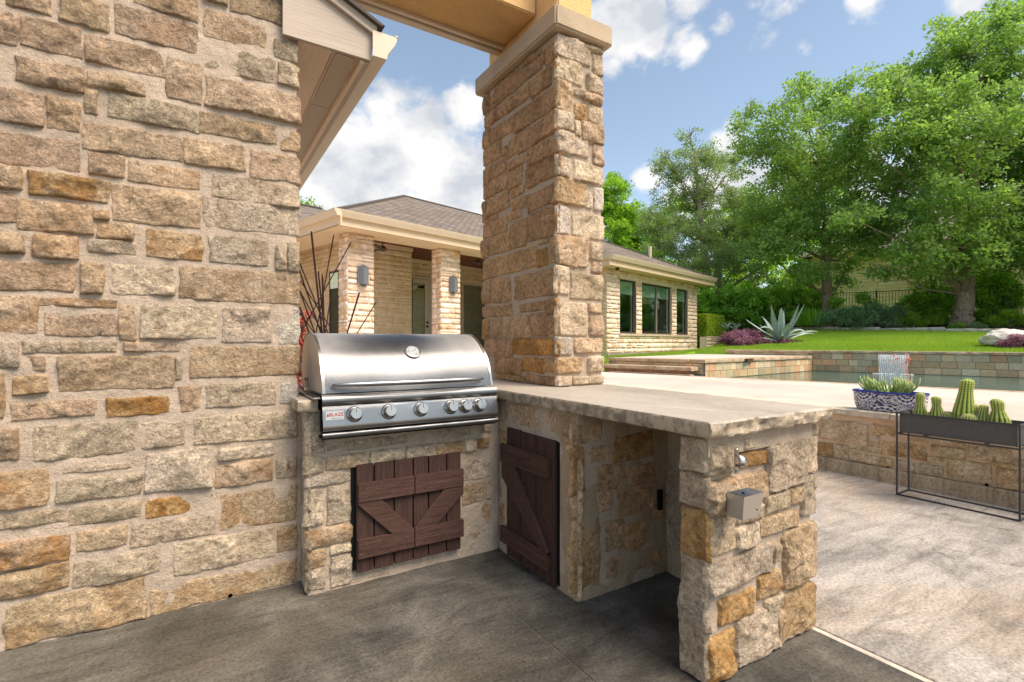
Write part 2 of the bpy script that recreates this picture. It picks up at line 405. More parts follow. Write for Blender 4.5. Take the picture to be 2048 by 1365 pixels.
LEAF_ELM = m_leaf('elm_leaf', (.17, .235, .11), (.34, .42, .20))
LEAF_BRIGHT = m_leaf('bright_leaf', (0.145, 0.297, 0.027), (0.356, 0.535, 0.047))
LEAF_HEDGE = m_leaf('hedge_leaf', (.12, .29, .035), (.36, .58, .07), .4, rough=.4)
LEAF_BOX = m_leaf('clipped_leaf', (.24, .36, .03), (.50, .60, .06), .4)
LEAF_BLUE = m_leaf('willow_leaf', (.14, .25, .12), (.34, .48, .24), .4)
LEAF_PURPLE = m_leaf('purple_leaf', (.15, .04, .09), (.42, .19, .31), .25)
LEAF_RED = m_leaf('red_leaf', (.50, .05, .05), (.75, .16, .13), .3)
BLADE = m_leaf('grass_blade', (.19, .31, .030), (.42, .54, .07), .35)
def m_bark(name, c, sc=1.):
    g = G(name, .95, .1); v = g.coord((9 * sc, 9 * sc, 2.2 * sc)); n = g.noise(3, 6, .62, .6, v)
    g.col(g.ramp(n, [(.32, tuple(x * .42 for x in c)), (.52, c), (.72, tuple(x * 1.5 for x in c))])); g.bump(n, .05, .9); return g.m
BARK = m_bark('oak_bark', (.36, .275, .20)); BARK_GREY = m_bark('elm_bark', (.34, .28, .22))
# ------------------------------------------------------------------ masonry
TINT = {'t': (.66, .475, .32, .2), 'b': (.58, .41, .27, .12), 'o': (.68, .47, .28, .8), 'O': (.68, .41, .175, 1.0), 'g': (.66, .515, .365, .06),
        'c': (.76, .605, .435, .12), 'y': (.69, .50, .32, .45), 'w': (.70, .60, .49, 0.), 's': (.70, .53, .37, 0.)}
rs = random.Random(7)
def jit(c, k=.08, r=rs):
    a = 1 + r.uniform(-k, k); return (c[0] * a * (1 + r.uniform(-.015, .015)), c[1] * a, c[2] * a * (1 + r.uniform(-.05, .05)), c[3])
def rock_mesh(name, w, h, seed, prot=.018, rough=.011, cell=.010, p=13., wob=.010, back=.014):
    nx = int(min(60, max(5, w / cell))); nz = int(min(60, max(5, h / cell))); e = .05
    s = np.concatenate([[-1], np.linspace(-1 + min(.4, .008 / w * 2), 1 - min(.4, .008 / w * 2), nx), [1]])
    t = np.concatenate([[-1], np.linspace(-1 + min(.4, .008 / h * 2), 1 - min(.4, .008 / h * 2), nz), [1]])
    S, T = np.meshgrid(s, t, indexing='ij'); S = S.ravel(); T = T.ravel()
    m = np.maximum(abs(S), abs(T)); r = (abs(S)**p + abs(T)**p)**(1 / p) + 1e-9; k = m / r
    x = S * w / 2; z = T * h / 2
    # square corners cut by the same small radius in both directions
    cr = min(w, h) * (.08 + .22 * (vn(S * 3 + seed, T * 3, 2., seed) > .1)); c = (abs(S * T))**6 * (1 - k) * 4; x = x - np.sign(S) * cr * c; z = z - np.sign(T) * cr * c
    o = seed * 3.17
    x = x + m**2 * wob * (fbm(x * 9 + o, z * 9, 3.1, seed, 3) * 1.5); z = z + m**2 * wob * (fbm(x * 9 + o, z * 9, 9.7, seed + 5, 3) * 1.5)
    x = x + m**4 * .004 * vn(x * 45, z * 45, 1., seed + 8); z = z + m**4 * .004 * vn(x * 45, z * 45, 6., seed + 9)
    de = np.minimum((1 - abs(S)) * w / 2, (1 - abs(T)) * h / 2)
    ed = np.clip(de / .007, 0, 1); ed = ed * ed * (3 - 2 * ed); ed2 = np.clip(de / .035, 0, 1)**.6
    rr = random.Random(seed)
    fac = None
    for i in range(7):
        a, b, c = rr.uniform(-.28, .28), rr.uniform(-.34, .34), rr.uniform(.0, .9)
        f = c * rough * 1.6 + a * (x - rr.uniform(-.4, .4) * w) + b * (z - rr.uniform(-.4, .4) * h)
        fac = f if fac is None else np.minimum(fac, f)
    fac = np.maximum(fac, -rough * 1.6)
    rg = 1 - abs(fbm(x * 11 + o, z * 13, .5, seed + 3, 3)) * 2
    rel = fac * 1.0 + rough * (.7 * fbm(x * 5 + o, z * 6, 1.3, seed + 1, 2) + .75 * rg + .5 * fbm(x * 30 + o, z * 30, 4.4, seed + 2, 3))
    rel = np.maximum(rel * (.55 + .45 * ed2), -.55 * prot - .001)
    y = -(-back + ed * (prot + back) * (.90 + .10 * ed2) + rel * ed)
    V = np.stack([x, y, z], 1); a, b = len(s), len(t)
    I = np.arange(a * b).reshape(a, b)
    Fq = np.stack([I[:-1, :-1], I[1:, :-1], I[1:, 1:], I[:-1, 1:]], -1).reshape(-1, 4)
    return npmesh(name, V, Fq, True)

class Plane:
    """vertical wall plane: origin point, outward normal angle; u runs to the right of somebody facing the wall"""
    def __init__(s, O, N):
        s.O = Vector((O[0], O[1], 0)); s.N = Vector((N[0], N[1], 0)).normalized(); s.U = (-s.N).cross(Vector((0, 0, 1)))
        s.B = Matrix(((s.U.x, -s.N.x, 0), (s.U.y, -s.N.y, 0), (0, 0, 1)))
    def pt(s, u, z, out=0.): p = s.O + s.U * u + s.N * out; p.z = z; return p
    def hit(s, px, py):                     # picture ray -> (u, z) on this plane
        a, b = ray(px); d = s.O.dot(s.N) / (a * s.N.x + b * s.N.y)
        p = P3(px, py, d); return (p - s.O).dot(s.U), p.z
    def M(s, u, z, out=0.): return Matrix.Translation(s.pt(u, z, out)) @ s.B.to_4x4()

SEED = [100]
def stones(parent, pl, rects, prot=.016, rough=.011, cell=.010, out=0., wob=.010, name='stone', mat=None, tk=(1, 1, 1)):
    for (u0, u1, z0, z1, c, *ex) in rects:
        SEED[0] += 1
        pr = prot * rs.uniform(.6, 1.45); rg = rough * rs.uniform(.75, 1.3)
        if c in 'sw': rg *= .25; pr *= .5
        if ex: pr *= ex[0]; rg *= ex[0]
        gw = .007 if cell <= .013 else .002; u0 -= gw; u1 += gw; z0 -= gw * .8; z1 += gw * .8
        w, h = u1 - u0, z1 - z0
        if w < .012 or h < .01: continue
        me = rock_mesh(name, w, h, SEED[0], pr, min(rg, h * .22), cell, wob=min(wob, h * .12))
        o = link(name, me, mat or STONE, parent, pl.M((u0 + u1) / 2, (z0 + z1) / 2, out))
        # small turn in the wall so that beds are not ruler-straight
        o.matrix_basis = o.matrix_basis @ Matrix.Rotation(rs.uniform(-.012, .012), 4, 'Y')
        cc_ = jit(TINT[c]); o.color = (cc_[0] * tk[0], cc_[1] * tk[1], cc_[2] * tk[2], cc_[3])
def traced(pl, ox, oy, sc, rows, shrink=1.):
    out = []
    for (xl, xr, yt, yb, c, *ex) in rows:
        L_, R_ = ox + xl / sc, ox + xr / sc; mx = (L_ + R_) / 2
        u0, _ = pl.hit(L_, 600); u1, _ = pl.hit(R_, 600)
        # middle of the stone in the wall, not in the picture
        um = (u0 + u1) / 2; p = pl.pt(um, 0); dd = p.x * CA + p.y * SA; lat = p.x * SA - p.y * CA
        pxm = 1024 + FX * lat / dd; mslope = 0
        z1 = HC + dd * (HY - (oy + yt / sc)) / FX; z0 = HC + dd * (HY - (oy + yb / sc)) / FX
        if u1 < u0: u0, u1 = u1, u0
        out.append((u0, u1, z0, z1, c, *ex))
    return out
def ashlar(u0, u1, z0, z1, seed, hs=(.09, .17), ls=(.18, .42), gap=.014, tints='tttbgcyo', holes=()):
    r = random.Random(seed); out = []; z = z0
    while z < z1 - .03:
        h = min(r.uniform(*hs), z1 - z)
        if z1 - z - h < hs[0] * .5: h = z1 - z
        u = u0 + (r.uniform(-.5, 0) * ls[0] if seed % 2 else 0)
        while u < u1 - .02:
            l = r.uniform(*ls); e = min(u + l, u1)
            if u1 - e < ls[0] * .4: e = u1
            a = max(u, u0)
            cuts = [(a, e)]
            for (hu0, hu1, hz0, hz1) in holes:
                if z + h <= hz0 + .02 or z >= hz1 - .02: continue
                nc = []
                for (p, q) in cuts:
                    if q <= hu0 or p >= hu1: nc.append((p, q)); continue
                    if p < hu0: nc.append((p, hu0))
                    if q > hu1: nc.append((hu1, q))
                cuts = nc
            for (p, q) in cuts:
                if q - p < .05: continue
                zz0, zz1 = z, z + h
                for (hu0, hu1, hz0, hz1) in holes:      # trim at lintel and sill
                    if q > hu0 + .01 and p < hu1 - .01:
                        if zz0 < hz1 < zz1 and zz0 >= hz1 - .021: zz0 = hz1
                c = r.choice(tints)
                if h > .13 and q - p > .16 and r.random() < .18:
                    zm = (zz0 + zz1) / 2 + r.uniform(-.01, .01)
                    out.append((p + gap / 2, q - gap / 2, zz0 + gap / 2, zm - gap / 3, c)); out.append((p + gap / 2, q - gap / 2, zm + gap / 3, zz1 - gap / 2, r.choice(tints)))
                else: out.append((p + gap / 2, q - gap / 2, zz0 + gap / 2, zz1 - gap / 2, c))
            u = e
        z += h
    return out
def mortar_sheet(name, pl, u0, u1, z0, z1, parent, mat, thick=.20, out=0., amp=.004):
    """wall body with a slightly uneven pointed face"""
    nu = max(2, int((u1 - u0) / .035)); nz = max(2, int((z1 - z0) / .035))
    us = np.linspace(u0, u1, nu + 1); zs = np.linspace(z0, z1, nz + 1); U_, Z_ = np.meshgrid(us, zs, indexing='ij')
    y = fbm(U_.ravel() * 9, Z_.ravel() * 9, 2.2, int(abs(pl.O.x) * 100) + 7, 3) * amp * 1.6
    y[(U_.ravel() <= u0 + 1e-6) | (U_.ravel() >= u1 - 1e-6)] = .004
    P = [pl.pt(u, z, out - a) for u, z, a in zip(U_.ravel(), Z_.ravel(), y)]
    I = np.arange((nu + 1) * (nz + 1)).reshape(nu + 1, nz + 1)
    Fq = np.stack([I[:-1, :-1], I[1:, :-1], I[1:, 1:], I[:-1, 1:]], -1).reshape(-1, 4)
    n = len(P); mb = MB(); mb.v = [tuple(p) for p in P]; mb.f = [tuple(f) for f in Fq]
    # closed back
    A = [pl.pt(u0, z0, out - .004), pl.pt(u1, z0, out - .004), pl.pt(u1, z1, out - .004), pl.pt(u0, z1, out - .004)]
    Bk = [pl.pt(u0, z0, out - thick), pl.pt(u1, z0, out - thick), pl.pt(u1, z1, out - thick), pl.pt(u0, z1, out - thick)]
    mb.add(A + Bk, [(7, 6, 5, 4), (0, 4, 5, 1), (1, 5, 6, 2), (2, 6, 7, 3), (3, 7, 4, 0)])
    return obj(name, mb, mat, parent, smooth=False)

# ------------------------------------------------------------------ the tall stone wall on the left
wall = thing('stone_wall', 'tall tan limestone wall of rough blocks filling the left side, beside the grill', 'stone wall', (-.6, 2.8, 0))
WP = Plane((0, 2.71), (0, -1))
mortar_sheet('mortar', WP, -1.9, .415, -.02, 3.45, wall, MORTAR, .45)
solid_ = MB().box((.40, 2.72, -.01), (.4362, 3.1, .873)); obj('mortar', solid_, MORTAR, wall)
C1 = [(40,300,-40,68,'t'),(360,660,-5,165,'t'),(680,1172,80,268,'t'),(790,1172,-70,85,'t'),(1210,1575,100,268,'b'),(1370,1680,-60,118,'b'),(1200,1345,-60,22,'b'),
 (-60,100,70,262,'t'),(120,495,140,322,'b'),(500,985,262,425,'t'),(90,490,372,525,'b'),(520,865,458,545,'y'),(990,1200,365,600,'t'),(1210,1640,300,458,'g'),
 (1632,1772,262,368,'g'),(1650,1775,385,522,'g'),(505,582,530,680,'t'),(640,1182,598,748,'g'),(1220,1775,512,690,'t'),(-80,268,530,742,'b'),(275,482,585,782,'t'),
 (1185,1642,705,830,'t'),(1665,1775,780,900,'b'),(-100,480,802,1000,'b'),(490,1085,772,930,'t'),(1100,1460,842,1000,'t'),(1485,1775,912,1078,'t'),(530,740,915,1050,'t'),
 (760,1192,985,1110,'y'),(-60,122,990,1122,'t'),(-60,100,1140,1320,'t'),(170,650,1050,1186,'o'),(1255,1770,1070,1210,'g'),(110,550,1204,1388,'y'),(560,650,1255,1316,'y'),
 (665,1195,1130,1336,'t'),(1210,1775,1205,1380,'g')]
C2 = [(-80,140,76,195,'t'),(200,460,95,236,'y'),(575,800,20,120,'y'),(525,805,126,206,'g'),(860,1205,65,235,'o'),(1235,1597,107,266,'g'),(1640,1704,145,300,'g'),(1712,1775,138,308,'g'),
 (-100,450,255,422,'b'),(488,620,252,440,'y'),(660,1045,274,450,'c'),(1068,1775,296,490,'t'),(-100,216,448,682,'y'),(240,700,466,520,'y'),(265,700,550,690,'t'),(710,800,500,718,'t'),
 (830,1285,506,710,'c'),(1318,1610,522,732,'g'),(1648,1768,528,738,'w'),(-80,120,722,888,'g'),(130,690,720,790,'g'),(740,1075,730,786,'t'),(152,262,805,898,'t'),(335,1040,808,1010,'t'),
 (1050,1082,825,955,'g'),(1130,1772,748,930,'t'),(75,285,927,1036,'y'),(-80,26,905,1180,'y'),(50,570,1076,1182,'t'),(628,1005,1052,1160,'O'),(1060,1200,985,1145,'t'),(1220,1640,965,1108,'g'),
 (1670,1772,962,1090,'w'),(-80,106,1242,1432,'t'),(200,812,1206,1412,'g'),(835,1092,1192,1348,'c'),(1150,1762,1150,1316,'g')]
C3 = [(820,1197,60,282,'c'),(1235,1545,36,106,'c'),(1215,1537,122,256,'y'),(1552,1612,105,212,'c'),(1620,1664,105,212,'t'),(358,738,140,178,'c'),(310,792,206,332,'g'),(-60,270,168,385,'o'),
 (-60,380,412,492,'g'),(394,800,356,462,'g'),(820,1202,318,424,'O'),(1235,1672,276,482,'y',.4),(-60,385,565,710,'o'),(435,706,500,616,'y'),(735,1216,446,572,'g'),(-60,380,724,872,'y'),
 (405,912,646,790,'g'),(970,1547,535,712,'c'),(1556,1668,480,622,'y',.4),(30,816,846,1082,'y'),(840,1672,745,892,'y')]
lw = traced(WP, 0, 0, 2.968, C1) + traced(WP, 0, 440, 2.968, C2) + traced(WP, 0, 880, 2.815, C3)
top = [s for s in ashlar(-.62, .41, 2.62, 3.42, 31, (.12, .2), (.2, .5), .03) if s[2] > (2.56 + (s[0] + .65) * .33 + .03)]
lw += top + ashlar(-1.88, -.86, .05, 3.42, 32, (.12, .2), (.2, .5), .03)
stones(wall, WP, lw, prot=.012, rough=.013, cell=.008, tk=(1., .985, .97))

obj('weep_hole', MB().lathe([(0, 0), (.009, 0)], 12, Matrix.Translation((.125, 2.699, .016)) @ Matrix.Rotation(R(90), 4, 'X')), DARKSLOT, wall)
# gable eave that ends against this wall
eave = thing('house_eave', 'cream boxed eave with perforated soffit and gutter above the left wall', 'roof eave', (.6, 2.7, 2.7))
Y0, Y1 = 2.665, 9.5
def xz(poly, y, t): return MB().extrude([(x, y, z) for x, z in poly], (0, t, 0))
obj('rake_board', xz([(.345, 2.695), (.775, 2.690), (.788, 2.845), (.30, 3.068), (.30, 2.90), (.345, 2.90)], Y0, .022), RAKE, eave, bevel=.002)
obj('rake_trim', xz([(.20, 3.135), (.20, 3.085), (.800, 2.815), (.800, 2.868)], Y0 - .024, .022), RAKE, eave, bevel=.002)
obj('shingle_edge', xz([(.18, 3.16), (.18, 3.144), (.812, 2.862), (.835, 2.868)], Y0 - .05, Y1 - Y0), RIDGE, eave)
obj('roof_deck', xz([(.18, 3.143), (.18, 3.06), (.80, 2.79), (.812, 2.861)], Y0 + .03, Y1 - Y0 - .05), RAKE, eave)
so = MB().box((.42, Y0 + .023, 2.702), (.585, Y1, 2.712)); obj('soffit_board', so, SOFFIT, eave)
obj('soffit_board', MB().box((.588, Y0 + .023, 2.700), (.722, 3.36, 2.712)), None, eave).data.materials.append(SOFFIT)
def m_vent():
    g = G('perforated_vinyl', .6, .3); br = g.nt.nodes.new('ShaderNodeMapping'); g.L(g.tc.outputs['Object'], br.inputs['Vector'])
    br.inputs['Rotation'].default_value = (0, 0, R(45)); v = g.voro(88, br.outputs[0], rnd=0.)
    v2 = g.vmath('MULTIPLY', br.outputs[0], (1, 1, 0)); vo = g.voro(88, v2, rnd=0.)
    g.col(g.mix(g.ramp(vo, [(.20, 0), (.27, 1)]), (.05, .04, .03), (.62, .49, .36))); return g.m
VENT = m_vent()
for a, b in ((2.70, 3.352), (3.358, 4.55), (4.556, 6.9), (6.906, 9.4)):
    obj('vent_strip', MB().box((.600, a, 2.694), (.705, b, 2.699)), VENT, eave)
obj('soffit_board', MB().box((.588, 3.364, 2.700), (.722, Y1, 2.712)), SOFFIT, eave)
obj('fascia_board', MB().box((.745, Y0 + .024, 2.68), (.772, Y1, 2.83)), RAKE, eave)
obj('soffit_moulding', MB().box((.722, Y0 + .024, 2.676), (.7445, Y1, 2.712)), SOFFIT, eave, bevel=.003)
gp = [(.775, 2.705), (.85, 2.705), (.857, 2.735), (.893, 2.79), (.905, 2.815), (.905, 2.838), (.775, 2.838)]
gm = MB(); n = len(gp)
for y in (Y0 - .03, Y1):
    gm.v += [(x, y, z) for x, z in gp]
gm.f = [(i, i + 1, n + i + 1, n + i) for i in range(n - 2)] + [(i, n + i, n + i + 1, i + 1) for i in ()]
gm.f += [tuple(range(n))[::-1]]
obj('gutter', gm, CREAM_TRIM, eave).data.polygons.foreach_set('use_smooth', [False] * (n - 1))
obj('gutter_lip', MB().box((.895, Y0 - .032, 2.838), (.912, Y1, 2.848)), CREAM_TRIM, eave, bevel=.002)

# ------------------------------------------------------------------ tall stone pier and the patio roof it carries
pier = thing('stone_column', 'tall square limestone column standing on the countertop, with cast stone cap', 'column', (2.02, 2.92, .93))
XC0, XC1, YC0, YC1, ZC0, ZC1 = 1.843, 2.204, 2.45, 3.385, .93, 3.08
i_ = .008
obj('mortar', MB().box((XC0 + i_, YC0 + i_, ZC0), (XC1 - i_, YC1 - i_, ZC1)), MORTAR_PALE, pier)
PR = Plane((0, YC0), (0, -1)); PL = Plane((XC0, 0), (-1, 0))
A_R = [(950,1180,125,215,'c'),(945,1255,230,440,'c'),(1190,1390,210,330,'c'),(1300,1392,372,590,'g'),(945,1180,432,662,'c'),(1235,1392,582,780,'g'),(930,1062,650,962,'y'),(1100,1200,735,800,'c'),
 (1190,1382,790,872,'t'),(1100,1226,882,1052,'o'),(1250,1397,912,1110,'g'),(925,1082,975,1160,'c'),(1088,1140,1062,1226,'c'),(1165,1392,1092,1292,'t')]
B_R = [(930,1236,-60,160,'c'),(1300,1396,52,268,'t'),(930,1060,180,386,'c'),(1095,1397,250,450,'c'),(930,1216,425,682,'y'),(1225,1285,545,720,'c'),(1300,1400,510,740,'w'),(920,1040,702,985,'w'),
 (1078,1397,772,1030,'c'),(915,1236,1012,1330,'y'),(1270,1390,1085,1265,'g'),(1282,1372,1290,1400,'t')]
C_R = [(865,1000,70,350,'c'),(1020,1337,142,396,'g'),(875,1182,432,766,'c'),(1200,1332,442,532,'t'),(1210,1342,566,772,'t'),(890,1030,790,966,'w'),(1060,1337,792,942,'y'),(880,1130,985,1142,'y'),
 (1200,1342,980,1132,'c'),(888,1012,1176,1275,'c'),(1040,1342,1180,1256,'g')]
A_L = [(790,945,245,432,'b'),(530,745,330,440,'b'),(756,792,310,460,'b'),(525,745,462,600,'b'),(640,838,572,762,'b'),(880,942,440,600,'b'),(210,522,685,832,'b'),(138,195,790,985,'b'),
 (385,622,752,900,'t'),(470,928,832,1060,'b'),(148,392,945,1068,'t'),(212,466,1078,1236,'b'),(135,206,1150,1340,'t'),(250,500,560,680,'b'),(500,928,1085,1292,'b')]
B_L = [(595,820,62,238,'b'),(832,932,5,160,'b'),(400,620,-60,130,'t'),(140,320,60,228,'t'),(332,386,72,170,'t'),(218,380,212,368,'t'),(140,212,295,480,'t'),(400,556,205,290,'y'),(395,542,305,490,'t'),
 (592,930,225,442,'b'),(140,390,412,570,'t'),(602,862,522,712,'b'),(870,942,432,660,'t'),(432,560,500,590,'y'),(192,408,582,762,'t'),(130,182,645,850,'t'),(437,582,612,730,'t'),(602,925,732,1030,'b'),
 (400,536,747,830,'t'),(142,292,805,850,'t'),(137,382,842,1000,'t'),(420,592,852,1128,'t'),(602,826,1062,1106,'g'),(836,922,1022,1288,'s'),(200,417,1002,1190,'t'),(130,186,1042,1240,'t'),(702,802,1142,1328,'o'),
 (130,697,1202,1408,'t')]
C_L = [(450,868,132,380,'b'),(216,402,182,430,'t'),(130,202,222,440,'t'),(125,427,460,570,'t'),(502,752,432,520,'b'),(772,880,392,545,'b'),(772,880,562,755,'b'),(342,610,572,790,'s'),(622,772,542,770,'b'),
 (212,312,602,790,'t'),(130,190,592,800,'o'),(145,432,802,980,'t'),(432,880,802,965,'O'),(247,522,992,1150,'b'),(530,742,992,1140,'O'),(752,882,992,1130,'b'),(252,560,1162,1255,'b'),(570,882,1175,1275,'b')]
rr_ = traced(PR, 940, 40, 5.25, A_R) + traced(PR, 940, 280, 5.25, B_R) + traced(PR, 940, 520, 5.057, C_R)
rl_ = traced(PL, 940, 40, 5.25, A_L) + traced(PL, 940, 280, 5.25, B_L) + traced(PL, 940, 520, 5.057, C_L)
def clampst(L_, z0, z1): return [(a, b, max(c, z0), min(d, z1), *r) for (a, b, c, d, *r) in L_ if min(d, z1) - max(c, z0) > .012]
rr_, rl_ = clampst(rr_, .935, 3.07), clampst(rl_, .935, 3.07)
# u on PL grows toward the camera (-Y); let the corner stones reach past the arris
rl_ = [(a, (-YC0 + .004 if b > -YC0 - .035 else b), *r) for a, b, *r in rl_]
rr_ = [((XC0 - .004 if a < XC0 + .035 else a), *r) for a, *r in rr_]
stones(pier, PR, rr_, prot=.014, rough=.012, cell=.008, tk=(1.12, 1.08, 1.04)); stones(pier, PL, rl_, prot=.010, rough=.010, cell=.009, tk=(1.12, .93, .72))  # sunlit face tinted paler, shaded face browner: light put into the stone colour
stones(pier, Plane((XC1, 0), (1, 0)), ashlar(2.46, 3.38, .95, 3.06, 41, (.12, .2), (.16, .36), .02), prot=.014, cell=.02)
stones(pier, Plane((0, YC1), (0, 1)), ashlar(-2.195, -1.85, .95, 3.06, 43, (.12, .2), (.16, .36), .02), prot=.014, cell=.02)
obj('cap_stone', MB().box((XC0 - .05, YC0 - .05, 3.085), (XC1 + .045, YC1 + .05, 3.215)), CAPST, pier, bevel=.012, seg=3, auto=40)

roof = thing('patio_roof', 'ochre stuccoed patio roof beam resting on the tall stone column', 'patio roof', (1., 2.9, 3.2))
obj('beam_stub', MB().box((1.86, 2.47, 3.216), (2.135, 3.33, 4.3)), STUCCO, roof, bevel=.01, seg=2)
obj('beam', MB().box((-3., 2.70, 3.318), (1.858, 3.10, 4.2)), STUCCO, roof, bevel=.008, seg=2)
obj('drip_trim', MB().box((-3., 3.101, 3.300), (1.90, 3.128, 3.45)), CREAM_TRIM, roof)
obj('drip_trim', MB().box((-3., 3.145, 3.292), (1.93, 3.20, 3.43)), CREAM_TRIM, roof, bevel=.004)
#obj('edge_beam', MB().box((1.862, -4.5, 3.50), (2.13, 2.468, 4.2)), STUCCO, roof, bevel=.01, seg=2)
#obj('ceiling', MB().box((-3., -4.5, 3.95), (1.86, 2.698, 4.0)), CREAM, roof)
# ------------------------------------------------------------------ outdoor kitchen island
isl = thing('outdoor_kitchen', 'L-shaped limestone grill island with slab countertop and brown plank doors', 'kitchen island', (1.5, 2.2, 0))
def solid(name, a, b, mat, parent, bevel=0): return obj(name, MB().box(a, b), mat, parent, bevel=bevel)
GP = Plane((0, 2.54), (0, -1)); BP = Plane((1.485, 0), (-1, 0)); RP = Plane((0, 1.82), (0, -1)); KP = Plane((2.08, 0), (-1, 0))
EP = Plane((0, 1.135), (0, -1)); NP = Plane((1.505, 0), (-1, 0))
mortar_sheet('mortar', GP, .437, 1.484, -.01, .874, isl, MORTAR_PALE, .7, amp=.006)
mortar_sheet('mortar', Plane((.4365, 0), (-1, 0)), -2.80, -2.5405, -.01, .874, isl, MORTAR_PALE, .02)
mortar_sheet('mortar', BP, -2.54, -1.821, -.01, .874, isl, MORTAR_PALE, .5, amp=.006)
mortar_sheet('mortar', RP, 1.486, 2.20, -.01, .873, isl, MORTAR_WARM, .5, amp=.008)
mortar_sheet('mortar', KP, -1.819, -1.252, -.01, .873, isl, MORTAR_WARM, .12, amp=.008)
solid('mortar', (1.524, 1.146, -.01), (2.185, 1.245, .873), MORTAR_PALE, isl)
solid('mortar', (1.49, 2.35, -.01), (2.19, 3.42, .873), MORTAR_PALE, isl)
G4 = [(128,250,150,415,'c'),(135,250,425,552,'c'),(265,515,422,512,'y'),(550,775,388,470,'c'),(780,965,358,452,'g'),(980,1166,342,432,'y'),(1180,1240,322,400,'c'),(1250,1330,312,380,'o',.5),
 (270,1078,300,362,'s'),(1100,1346,242,290,'s'),(138,437,552,616,'c'),(140,246,640,882,'c'),(275,435,622,866,'c'),(130,427,892,1010,'y'),(135,258,1040,1160,'y'),(138,250,1168,1300,'c'),
 (300,430,1005,1058,'c'),(298,430,1066,1278,'c'),(1150,1340,450,580,'s',.4),(1148,1340,600,735,'y',.4),(1145,1335,750,980,'o',.35),(460,700,1200,1250,'s',.3),(720,1100,1130,1180,'s',.3)]
gs = [s for s in clampst(traced(GP, 570, 780, 3.25, G4), .012, .868)]
gs = [((.428 if a < .46 else a), *r) for a, *r in gs]
stones(isl, GP, gs, prot=.014, rough=.011, cell=.008)
stones(isl, Plane((.4365, 0), (-1, 0)), [(-2.71, -2.53, z, z + .17, 's', .5) for z in (.03, .21, .40, .60)], prot=.008)
B9 = [(100,430,215,520,'s'),(440,830,280,600,'s'),(860,1130,380,480,'s'),(930,1150,500,830,'s',1.3)]
bs = traced(BP, 1000, 780, 7.583, B9)
bs += [(-1.86, -1.81, .52, .66, 's', 1.2), (-1.885, -1.81, .36, .51, 'c', 1.2), (-1.87, -1.81, .19, .345, 's', 1.2), (-1.89, -1.81, .012, .175, 'c', 1.2),
       (-2.53, -2.42, .55, .70, 's', .5), (-2.53, -2.43, .30, .53, 's', .5), (-2.53, -2.43, .03, .28, 'y', .5)]
stones(isl, BP, clampst(bs, .012, .868), prot=.006, rough=.005, cell=.010, tk=(1.15, 1.0, .85))
R9 = [(478,630,245,365,'s'),(472,545,378,640,'o'),(560,680,378,470,'s'),(700,930,300,460,'o'),(600,760,478,625,'s'),(780,940,480,600,'b'),(480,700,650,770,'s'),(466,625,790,1200,'y'),
 (650,760,790,960,'s'),(770,880,800,960,'o'),(720,900,620,770,'b'),(650,820,980,1110,'s'),(840,970,980,1060,'b'),(905,985,640,790,'s')]
stones(isl, RP, clampst(traced(RP, 980, 760, 2.843, R9), .012, .868), prot=.005, rough=.005, cell=.011, wob=.022, tk=(1.22, 1.05, .86))
K9 = [(985,1090,440,520,'s'),(990,1095,540,700,'s'),(985,1100,720,960,'s')]
stones(isl, KP, clampst(traced(KP, 980, 760, 2.843, K9) + ashlar(-1.6, -1.26, .02, .86, 51, (.14, .22), (.2, .4), .02), .012, .868), prot=.008, rough=.006, cell=.012)
E5 = [(425,655,250,545,'g'),(735,850,185,292,'c'),(855,1162,130,232,'s'),(1168,1500,62,175,'s'),(735,982,318,462,'o'),(988,1370,215,690,'g',1.5),(1375,1475,172,530,'g'),(425,985,585,860,'y',1.2),
 (975,1212,735,915,'g'),(1218,1340,692,850,'y'),(1345,1475,565,975,'g',1.3),(905,1302,962,1135,'y',1.2),(432,662,970,1345,'s'),(690,950,885,1022,'g'),(680,897,1072,1288,'c'),(1165,1475,1090,1650,'y',1.3)]
E6 = [(432,1025,70,345,'g',1.3),(1042,1100,-30,150,'g'),(903,1122,265,480,'o'),(505,852,490,735,'O'),(972,1137,505,638,'g'),(680,1112,650,1165,'g',1.7),(1152,1475,430,905,'y',1.3),(398,652,900,1440,'O',1.3),(1080,1150,655,1000,'y')]
es = clampst(traced(EP, 1340, 840, 5.056, E5) + traced(EP, 1340, 1095, 5.056, E6), .006, .870)
es = [((1.507 if a < 1.55 else a), *r) for a, *r in es]
stones(isl, EP, es, prot=.011, rough=.010, cell=.005, wob=.011, tk=(1.04, 1.03, 1.0))
N5 = [(115,440,195,520,'c'),(140,440,565,885,'s'),(130,440,912,1400,'O')]
N6 = [(145,445,95,440,'s'),(135,500,425,840,'c'),(110,420,780,1440,'s')]
ns = clampst(traced(NP, 1340, 840, 5.056, N5) + traced(NP, 1340, 1095, 5.056, N6), .006, .870)
ns = [(-1.250, -1.137, *r) for a, b, *r in ns]
stones(isl, NP, ns, out=.004, prot=.010, rough=.008, cell=.006)
stones(isl, Plane((2.185, 0), (1, 0)), ashlar(1.15, 3.40, .01, .86, 47, (.12, .2), (.2, .4), .02), prot=.014, cell=.02)

